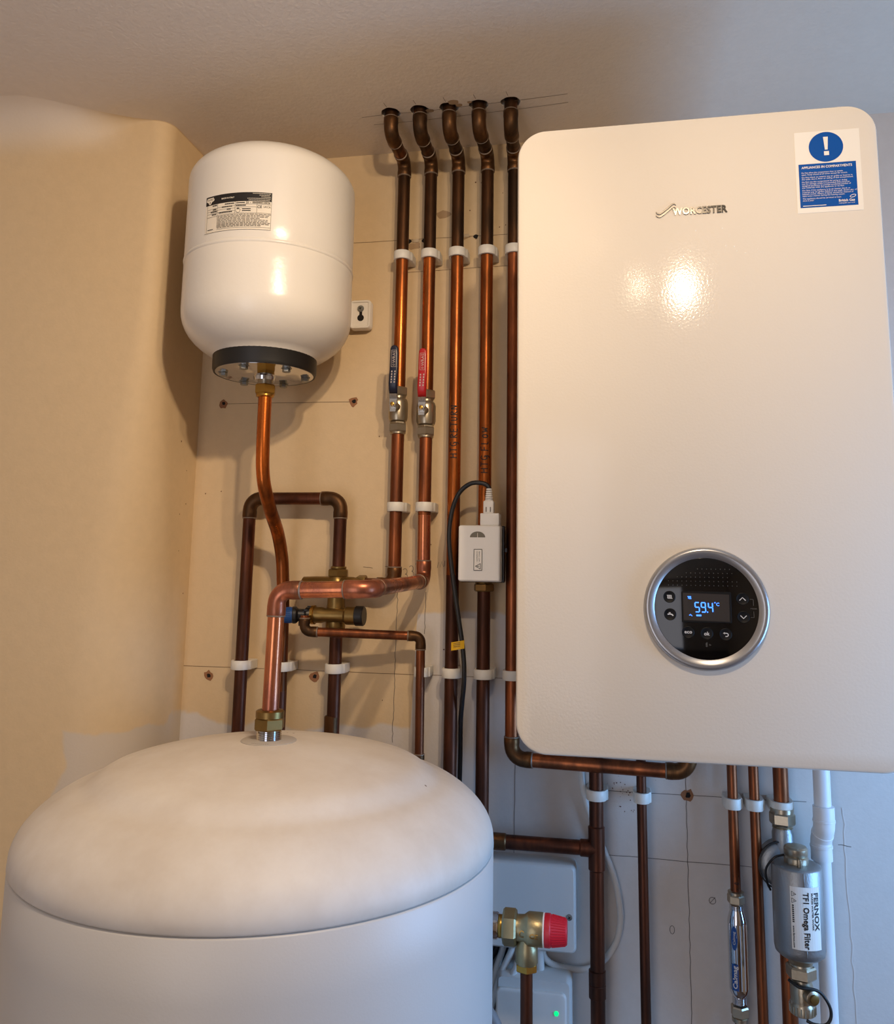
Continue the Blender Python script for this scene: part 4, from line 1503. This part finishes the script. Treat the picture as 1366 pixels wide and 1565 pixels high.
for q, (u0, s) in enumerate(((1.0435, 'A'), (1.0515, 'O'), (1.062, 'L'))):
    for stq in GL[s]:
        m.strip([(u0 + p[0] * .006, (p[1] - .5) * .008) for p in stq], .001, lambda a, b: Vector((.187 + (R15 + .0003) * cos(-pi / 2 - b / R15), PY_ + (R15 + .0003) * sin(-pi / 2 - b / R15), a)))
m.build('marker_writing', M['ink_marker'], pc, smooth=False)
pd = thing('copper_pipe', 'thin copper pipe between the scale inhibitor and the grey filter', 'pipe', (.219, PY_, 0), GRP)
MB().cyl((.218, PY_, 1.30), (.222, PY_, 0), R15, 20).build('pipe', M['copper_mid'], pd)
pe = thing('copper_pipe', 'thick copper pipe running behind the grey magnetic filter', 'pipe', (.257, PY_, 0), GRP)
MB().cyl((.257, PY_, 1.30), (.257, PY_, 1.13), R22, 24).build('pipe', M['copper_mid'], pe)
MB().cyl((.257, PY_, 1.06), (.257, PY_, 0), R22, 24).build('pipe', M['copper_mid'], pe)
for px, r, nm in ((-.0163, R22, 'thick tee pipe under the boiler'), (.0525, R15, 'thin pipe beside the tee pipe under the boiler'), (.187, R15, 'pipe above the chrome scale inhibitor'),
                  (.2185, R15, 'thin pipe beside the grey filter'), (.257, R22, 'thick pipe above the grey filter')):
    clip(px, 1.165, r, 'white plastic clip on the ' + nm)

# white plastic condensate pipe
wp = thing('condensate_pipe', 'white plastic condensate pipe with an offset joint, below the boiler', 'pipe', (.311, PY_, 0))
RW = .0120
MB().cyl((.313, -.045, 1.32), (.3125, -.045, 1.15), RW, 28).build('pipe', M['pvc_white'], wp)
MB().cyl((.3105, -.036, 1.11), (.3085, -.036, 0), RW, 28).build('pipe', M['pvc_white'], wp)
st_, arcs_ = bend_path([(.313, -.047, 1.172), (.3125, -.047, 1.142), (.3100, -.036, 1.122), (.3100, -.036, 1.094)], .012)
MB().tube([(.313, -.047, 1.172), (.313, -.047, 1.150)] + arcs_[0][0] + arcs_[1][0] + [(.3100, -.036, 1.094)], [.0150, .0150] + [.0148] * 9 + [.0148] * 9 + [.0150], 28).build('offset_joint', M['pvc_white'], wp)
m = MB()
m.lathe([(.0150, -.002), (.0158, -.0015), (.0158, .0015), (.0150, .002)], (.3128, -.047, 1.152), (0, 0, 1), 28, caps=False)
m.lathe([(.0150, -.002), (.0158, -.0015), (.0158, .0015), (.0150, .002)], (.3100, -.036, 1.113), (0, 0, 1), 28, caps=False)
m.lathe([(.0146, -.002), (.0155, -.0012), (.0155, .0012), (.0146, .002)], (.3112, -.0415, 1.132), (-.0025, .011, -.020), 28, caps=False)
m.build('joint_rings', M['pvc_white'], wp)

# ------------------------------------------------------------------ chrome scale inhibitor
si = thing('scale_inhibitor', 'chrome scale inhibitor tube with a blue label on a thin copper pipe', 'water filter', (.187, PY_, .86))
cx = .187
m = MB()
m.hexnut((cx, PY_, 1.023), (0, 0, 1), .0128, .013, .2)
m.lathe([(R15 + .0004, 1.036), (.0115, 1.0365), (.0115, 1.0400), (R15 + .0004, 1.041)], (cx, PY_, 0), (0, 0, 1), 24)
m.build('compression_nut', M['nickel'], si, angle=20)
prof = []
z = 1.022
for k in range(4):
    prof += [(.0092, z), (.0101, z - .0008), (.0092, z - .0016)]
    z -= .0018
prof += [(.0095, 1.0140), (.0112, 1.0090), (.0134, 1.0000), (.0138, .9960), (.0138, .9080), (.0130, .9020), (.0105, .8980), (.0095, .8960)]
z = .8955
for k in range(5):
    prof += [(.0092, z), (.0101, z - .0009), (.0092, z - .0018)]
    z -= .0020
ib = MB().lathe(prof, (cx, PY_, 0), (0, 0, 1), 32).build('chrome_body', M['chrome'], si)
m = MB()
for k in range(6):
    a = -pi / 2 + (k - 2.5) * .42
    m.tube([(cx + .0136 * cos(a), PY_ + .0136 * sin(a), .997), (cx + .0136 * cos(a), PY_ + .0136 * sin(a), .908)], .0010, 6)
m.build('body_ribs', M['chrome'], ib)
m = MB()
m.hexnut((cx, PY_, .8680), (0, 0, 1), .0130, .0155, .1)
m.lathe([(R15 + .0004, .862), (.0115, .8625), (.0115, .868), (R15 + .0004, .8685)], (cx, PY_, 0), (0, 0, 1), 24)
m.build('compression_nut', M['nickel'], si, angle=20)


def cylpatch(m, fn, u0, u1, v0, v1, n=8):
    for i in range(n):
        a, b = u0 + (u1 - u0) * i / n, u0 + (u1 - u0) * (i + 1) / n
        m.add([fn(a, v0), fn(b, v0), fn(b, v1), fn(a, v1)], [(0, 1, 2, 3)])


def sfn(off):
    R_ = .0147 + off
    return lambda u, v_: Vector((cx + R_ * cos(-pi / 2 - .45 + u / R_), PY_ + R_ * sin(-pi / 2 - .45 + u / R_), v_))


m = MB()
f = sfn(0)
N_ = 20
m.add([f(.0048 * cos(2 * pi * k / N_), .9790 + .0165 * sin(2 * pi * k / N_)) for k in range(N_)], [tuple(range(N_))])
cylpatch(m, f, -.0048, .0048, .9080, .9440, 4)
m.build('blue_label', M['blue_label'], ib)
m = MB()
f = sfn(.0003)
text(m, 'Calmag', .0090, lambda u, v_: f(.0028 - v_, .9105 + u), bold=.0002, width=.031)
text(m, 'Calmag', .0050, lambda u, v_: f(.0016 - v_, .9700 + u), width=.018)
m.build('label_lettering', M['icon_white'], ib, smooth=False)

# ------------------------------------------------------------------ magnetic filter
FX, FY, FR = .2620, -.0960, .0338
mf = thing('magnetic_filter', 'grey cast magnetic filter canister with a printed label, on a thick copper pipe', 'water filter', (FX, FY, .91))
m = MB()
m.hexnut((.257, PY_, 1.1395), (0, 0, 1), .0185, .0175, .25)
m.lathe([(R22 + .0005, 1.156), (.0165, 1.1568), (.0165, 1.163), (R22 + .0005, 1.164)], (.257, PY_, 0), (0, 0, 1), 28)
m.lathe([(.0135, 1.1345), (.0150, 1.1355), (.0135, 1.1365), (.0150, 1.138), (.0135, 1.140)], (.257, PY_, 0), (0, 0, 1), 28)
m.build('compression_nut', M['nickel'], mf, angle=20)
m = MB()
m.lathe([(.0145, 1.055), (.0155, 1.06), (.0155, 1.128), (.0135, 1.135)], (.257, PY_, 0), (0, 0, 1), 28)
m.lathe([(.030, 0), (.034, .003), (.034, .020), (.029, .024), (.022, .026)], (.2530, -.022, 1.084), (0.10, -1, 0), 40)
m.build('mounting_manifold', M['cast_steel'], mf)
MB().lathe([(.0330, 0), (.0350, .001), (.0350, .0040), (.0330, .005)], (.2525, -.043, 1.084), (0.10, -1, 0), 40, caps=False).build('seal_ring', M['rubber_black'], mf)
body = MB().lathe([(0, .982), (.014, .982), (.0270, .9845), (.0325, .9890), (FR, .9960), (FR, 1.1010), (FR - .0012, 1.1030), (FR - .0032, 1.1040), (.017, 1.1060), (0, 1.1060)], (FX, FY, 0), (0, 0, 1), 64).build('canister', M['cast_steel'], mf, angle=45)
for za, zb in ((.993, 1.0025), (1.084, 1.101)):
    MB().box((FX + .0015, FY - FR - .0006, za), (FX + .0027, FY - FR + .001, zb), .0003, 1).build('mould_seam', M['cast_steel'], body)
m = MB()
m.lathe([(.0165, 1.105), (.0165, 1.113), (.0145, 1.115), (.0160, 1.117), (.0160, 1.125), (.0140, 1.1275), (0, 1.1290)], (FX, FY, 0), (0, 0, 1), 36)
m.box((FX - .0022, FY - .024, 1.105), (FX + .0022, FY - .015, 1.116), .001, 2)
m.build('top_cap', M['nickel'], mf)


def ffn(off):
    R_ = FR + off
    return lambda u, v_: Vector((FX + R_ * sin(u / FR), FY - R_ * cos(u / FR), v_))


m = MB()
U0, U1, V0, V1 = -.0165, .0245, 1.003, 1.0835
cylpatch(m, ffn(.0004), U0, U1, V0, V1, 12)
fl_ = m.build('product_label', M['sticker_white'], body)
m = MB()
f = ffn(.0007)
put = lambda s, size, u0, vtop, wd, bold=0: text(m, s, size, lambda a, b: f(u0 + b, vtop - a), bold=bold, width=wd)
put('FERNOX', .0098, .0150, 1.0770, .049, .0003)
put('MAKES WATER WORK', .0032, .0110, 1.0765, .048, .0001)
put('TF1 Omega Filter', .0105, .0000, 1.0770, .073, .0003)
put('www.fernox.com', .0036, -.0145, 1.0330, .028, .0001)
for k in range(9):
    m.strip([(-.0133, 1.0600 - k * .0026), (-.0133, 1.0600 - k * .0026 - .0018)], .0024, f)
for k in range(2):
    v0 = 1.0770 - k * .0085
    a_, b_, c_ = (-.0145, v0), (-.0145, v0 - .0062), (-.0088, v0 - .0031)
    for p, q in ((a_, b_), (b_, c_), (c_, a_)):
        m.strip([p, q], .0006, f)
    m.strip([(-.0132, v0 - .0031), (-.0110, v0 - .0031)], .0006, f)
m.build('label_lettering', M['label_ink'], fl_, smooth=False)
# drain cock below
m = MB()
m.lathe([(.0155, .970), (.0150, .974), (.0190, .982)], (FX, FY, 0), (0, 0, 1), 28)
m.hexnut((FX, FY, .955), (0, 0, 1), .0200, .0165, .2)
m.build('drain_nut', M['nickel'], mf, angle=20)
m = MB()
m.lathe([(.0150, .925), (.0150, .945), (.0135, .951), (.0135, .956)], (FX, FY, 0), (0, 0, 1), 28)
m.lathe([(.0095, 0), (.0095, .012), (.0080, .013), (0, .013)], (FX + .006, FY - .010, .938), (.35, -1, 0), 24)
m.build('drain_cock', M['nickel'], mf)
MB().lathe([(.0062, 0), (.0062, .003), (.004, .0035), (0, .0035)], (FX + .006 + .0045, FY - .010 - .0125, .938), (.35, -1, 0), 18).build('drain_screw', M['brass'], mf)
m = MB()
m.lathe([(.0135, .908), (.0165, .910), (.0168, .922), (.0150, .925)], (FX, FY, 0), (0, 0, 1), 32)
for k in range(20):
    a = 2 * pi * k / 20
    m.tube([(FX + .0168 * cos(a), FY + .0168 * sin(a), .911), (FX + .0168 * cos(a), FY + .0168 * sin(a), .921)], .0010, 5)
m.build('drain_cap', M['nickel'], mf)
m = MB()
path = spline([(FX - .018, FY - .006, .953), (FX - .006, FY - .017, .949), (FX + .010, FY - .016, .948), (FX + .022, FY - .014, .943), (FX + .032, FY - .014, .928), (FX + .033, FY - .014, .914), (FX + .026, FY - .014, .904), (FX + .012, FY - .014, .903), (FX + .002, FY - .012, .906)], 6)
m.tube(path, .0021, 10)
m.build('cap_strap', M['rubber_black'], mf)
m = MB()
m.tube(spline([(FX - .016, FY + .002, 1.114), (FX - .030, FY - .002, 1.110), (FX - .040, FY + .006, 1.092), (FX - .038, FY + .014, 1.072), (FX - .033, FY + .018, 1.060)], 6), .0016, 8)
m.build('cap_tether', M['rubber_black'], mf)

# ------------------------------------------------------------------ electrical boxes and cables
jb = thing('junction_box', 'large white plastic electrical junction box on the wall beside the tank', 'junction box', (-.13, 0, .93))
m = MB()
plate(m, -.1325, .9945, .168, .128, .010, [(0, 0), (0, -.034), (.0012, -.0375), (.004, -.040)], 8)
jc = m.build('cover', M['grey_white_plastic'], jb)
MB().lathe([(.0046, 0), (.0046, .0012), (.0030, .0020), (0, .0021)], (-.0592, -.0398, .9842), (0, -1, 0), 20).build('screw', M['zinc'], jc)
m = MB()
for k in range(2):
    a = .6 + k * pi / 2
    m.strip([(-.0592 - .0024 * cos(a), .9842 - .0024 * sin(a)), (-.0592 + .0024 * cos(a), .9842 + .0024 * sin(a))], .0010, bf(-.0421))
m.build('screw_recess', M['hole_dark'], jc, smooth=False)
sb = thing('receiver_box', 'small white box with a glowing green light, below the junction box', 'control box', (-.11, 0, .76))
m = MB()
plate(m, -.1130, .8250, .115, .148, .010, [(0, 0), (0, -.040), (.003, -.046), (.004, -.050)], 8)
bx = m.build('box_body', M['grey_white_plastic'], sb)
m = MB()
plate(m, -.1165, .8165, .106, .130, .008, [(0, -.048), (0, -.0545), (.0012, -.056), (.003, -.0565)], 8)
m.build('front_cover', M['white_plastic'], sb)
MB().lathe([(.0035, 0), (.0033, .001), (0, .0014)], (-.0785, -.0565, .8545), (0, -1, 0), 20).build('green_light', M['led_green'], sb)


def cable(name, pts, r, mat, label, group=None):
    o = MB().tube(spline(pts, 8), r, 12).build(name, mat, loc=Vector(pts[-1]))
    tag(o, label, 'cable', group)
    return o


cable('white_cable', [(-.102, -.016, .934), (-.100, -.012, .915), (-.088, -.010, .903), (-.062, -.008, .898), (-.036, -.007, .899), (-.010, -.007, .913), (.010, -.007, .940), (.018, -.007, .972), (.016, -.007, 1.005), (.008, -.007, 1.040), (-.006, -.007, 1.075), (-.022, -.007, 1.110), (-.034, -.007, 1.150), (-.040, -.007, 1.19), (-.042, -.007, 1.29)], .0048, M['cable_white'], 'white cable looping from the junction box up behind the thick tee pipe')
cable('white_cable', [(-.107, -.022, .935), (-.106, -.022, .92), (-.105, -.022, .899), (-.105, -.022, .885)], .0065, M['cable_white'], 'short thick white cable joining the junction box to the small green-light box')
WG = 'white cables beside the tank'
cable('white_cable', [(-.160, -.020, .935), (-.166, -.022, .915), (-.176, -.024, .885), (-.185, -.026, .84), (-.19, -.026, .76)], .0050, M['cable_white'], 'white cable dropping closest to the tank below the junction box', WG)
cable('white_cable', [(-.146, -.024, .935), (-.150, -.030, .922), (-.163, -.034, .895), (-.174, -.034, .862), (-.183, -.034, .82), (-.19, -.034, .72)], .0050, M['cable_white'], 'white cable between two others below the junction box', WG)
cable('white_cable', [(-.132, -.024, .935), (-.138, -.038, .912), (-.150, -.042, .886), (-.162, -.042, .856), (-.172, -.042, .82), (-.180, -.042, .72)], .0050, M['cable_white'], 'white cable sloping down just behind the safety valve outlet', WG)
BG = 'black cables beside the tank'
cable('black_flex', [(-.166, -.014, .935), (-.176, -.014, .918), (-.188, -.016, .900), (-.20, -.018, .885)], .0065, M['cable_black'], 'thick black flex curving behind the edge of the tank', BG)
cable('black_flex', [(-.152, -.012, .935), (-.158, -.012, .91), (-.166, -.012, .88), (-.172, -.012, .85)], .0050, M['cable_black'], 'thin black flex dropping between the white cables', BG)
cable('grey_hose', [(-.215, -.135, .905), (-.192, -.135, .897), (-.170, -.135, .882), (-.156, -.135, .858), (-.148, -.135, .82), (-.146, -.135, .74)], .0095, M['hose_grey'], 'grey flexible hose curving out from behind the tank')

# ------------------------------------------------------------------ safety relief valve on the tank
SY, SZ = -.250, 1.0450
sv = thing('safety_valve', 'brass safety relief valve with a ribbed red cap on the side of the tank', 'valve', (-.105, SY, 1.0))
m = MB()
m.lathe([(.0180, 0), (.0180, .006), (.0165, .008), (.0165, .022), (.0150, .024)], (-.166, SY, SZ), (1, 0, 0), 32)
m.build('tank_boss', M['chrome'], sv)
MB().lathe([(.0125, 0), (.0140, .002), (.0140, .007), (.0128, .009)], (-.1435, SY, SZ), (1, 0, 0), 28).build('threaded_nipple', M['brass_bright'], sv)
m = MB()
m.hexnut((-.1365, SY, SZ), (1, 0, 0), .0225, .0185, .26)
m.build('hex_union', M['brass_pale'], sv, angle=20)
m = MB()
m.lathe([(.0165, 0), (.0160, .004), (.0165, .012), (.0195, .016), (.0205, .018), (.0205, .036), (.0198, .037)], (-.1205, SY, SZ), (1, 0, 0), 36)
m.lathe([(.0110, 0), (.0120, -.016), (.0145, -.022), (.0147, -.040), (.0135, -.042)], (-.1055, SY, SZ), (0, 0, 1), 32)
vb = m.build('valve_body', M['brass_pale'], sv)
m = MB()
svf = lambda x0, r: (lambda u, v_: Vector((x0 + u, SY - (r + .0004) * cos(v_ / r), SZ + (r + .0004) * sin(v_ / r))))
m.strip(arc2(-.0045, -.0010, .0032, .0040, .5, 5.6, 10), .0009, svf(-.1055, .0168))
text(m, 'CE', .0080, lambda u, v_: svf(-.1005, .0205)(u, v_ - .004), bold=.0001, width=.011)
m.build('cast_marks', M['brass_bright'], vb, smooth=False)
m = MB()
m.hexnut((-.1055, SY, SZ - .0505), (0, 0, 1), .0150, .0095, .1)
m.build('outlet_nut', M['brass_bright'], sv, angle=20)
MB().lathe([(.0195, 0), (.0203, .0005), (.0203, .002), (.0195, .0025)], (-.0842, SY, SZ), (1, 0, 0), 36).build('white_gasket', M['white_plastic'], sv)
rc = MB().lathe([(.0195, 0), (.0202, .001), (.0202, .0070), (.0190, .0085), (.0160, .0270), (.0148, .0290), (0, .0292)], (-.0820, SY, SZ), (1, 0, 0), 48).build('red_cap', M['red_cap'], sv)
m = MB()
for k in range(36):
    a = 2 * pi * k / 36
    m.tube([(-.0720, SY + .0188 * cos(a), SZ + .0188 * sin(a)), (-.0550, SY + .0160 * cos(a), SZ + .0160 * sin(a))], .0006, 5)
m.build('cap_ribs', M['red_cap'], rc)
dp = thing('copper_pipe', 'copper discharge pipe dropping from the red-capped safety valve', 'pipe', (-.1055, SY, 0), GRP)
MB().cyl((-.1055, SY, .998), (-.1055, SY, 0), .0080, 20).build('pipe', M['copper_brown'], dp)
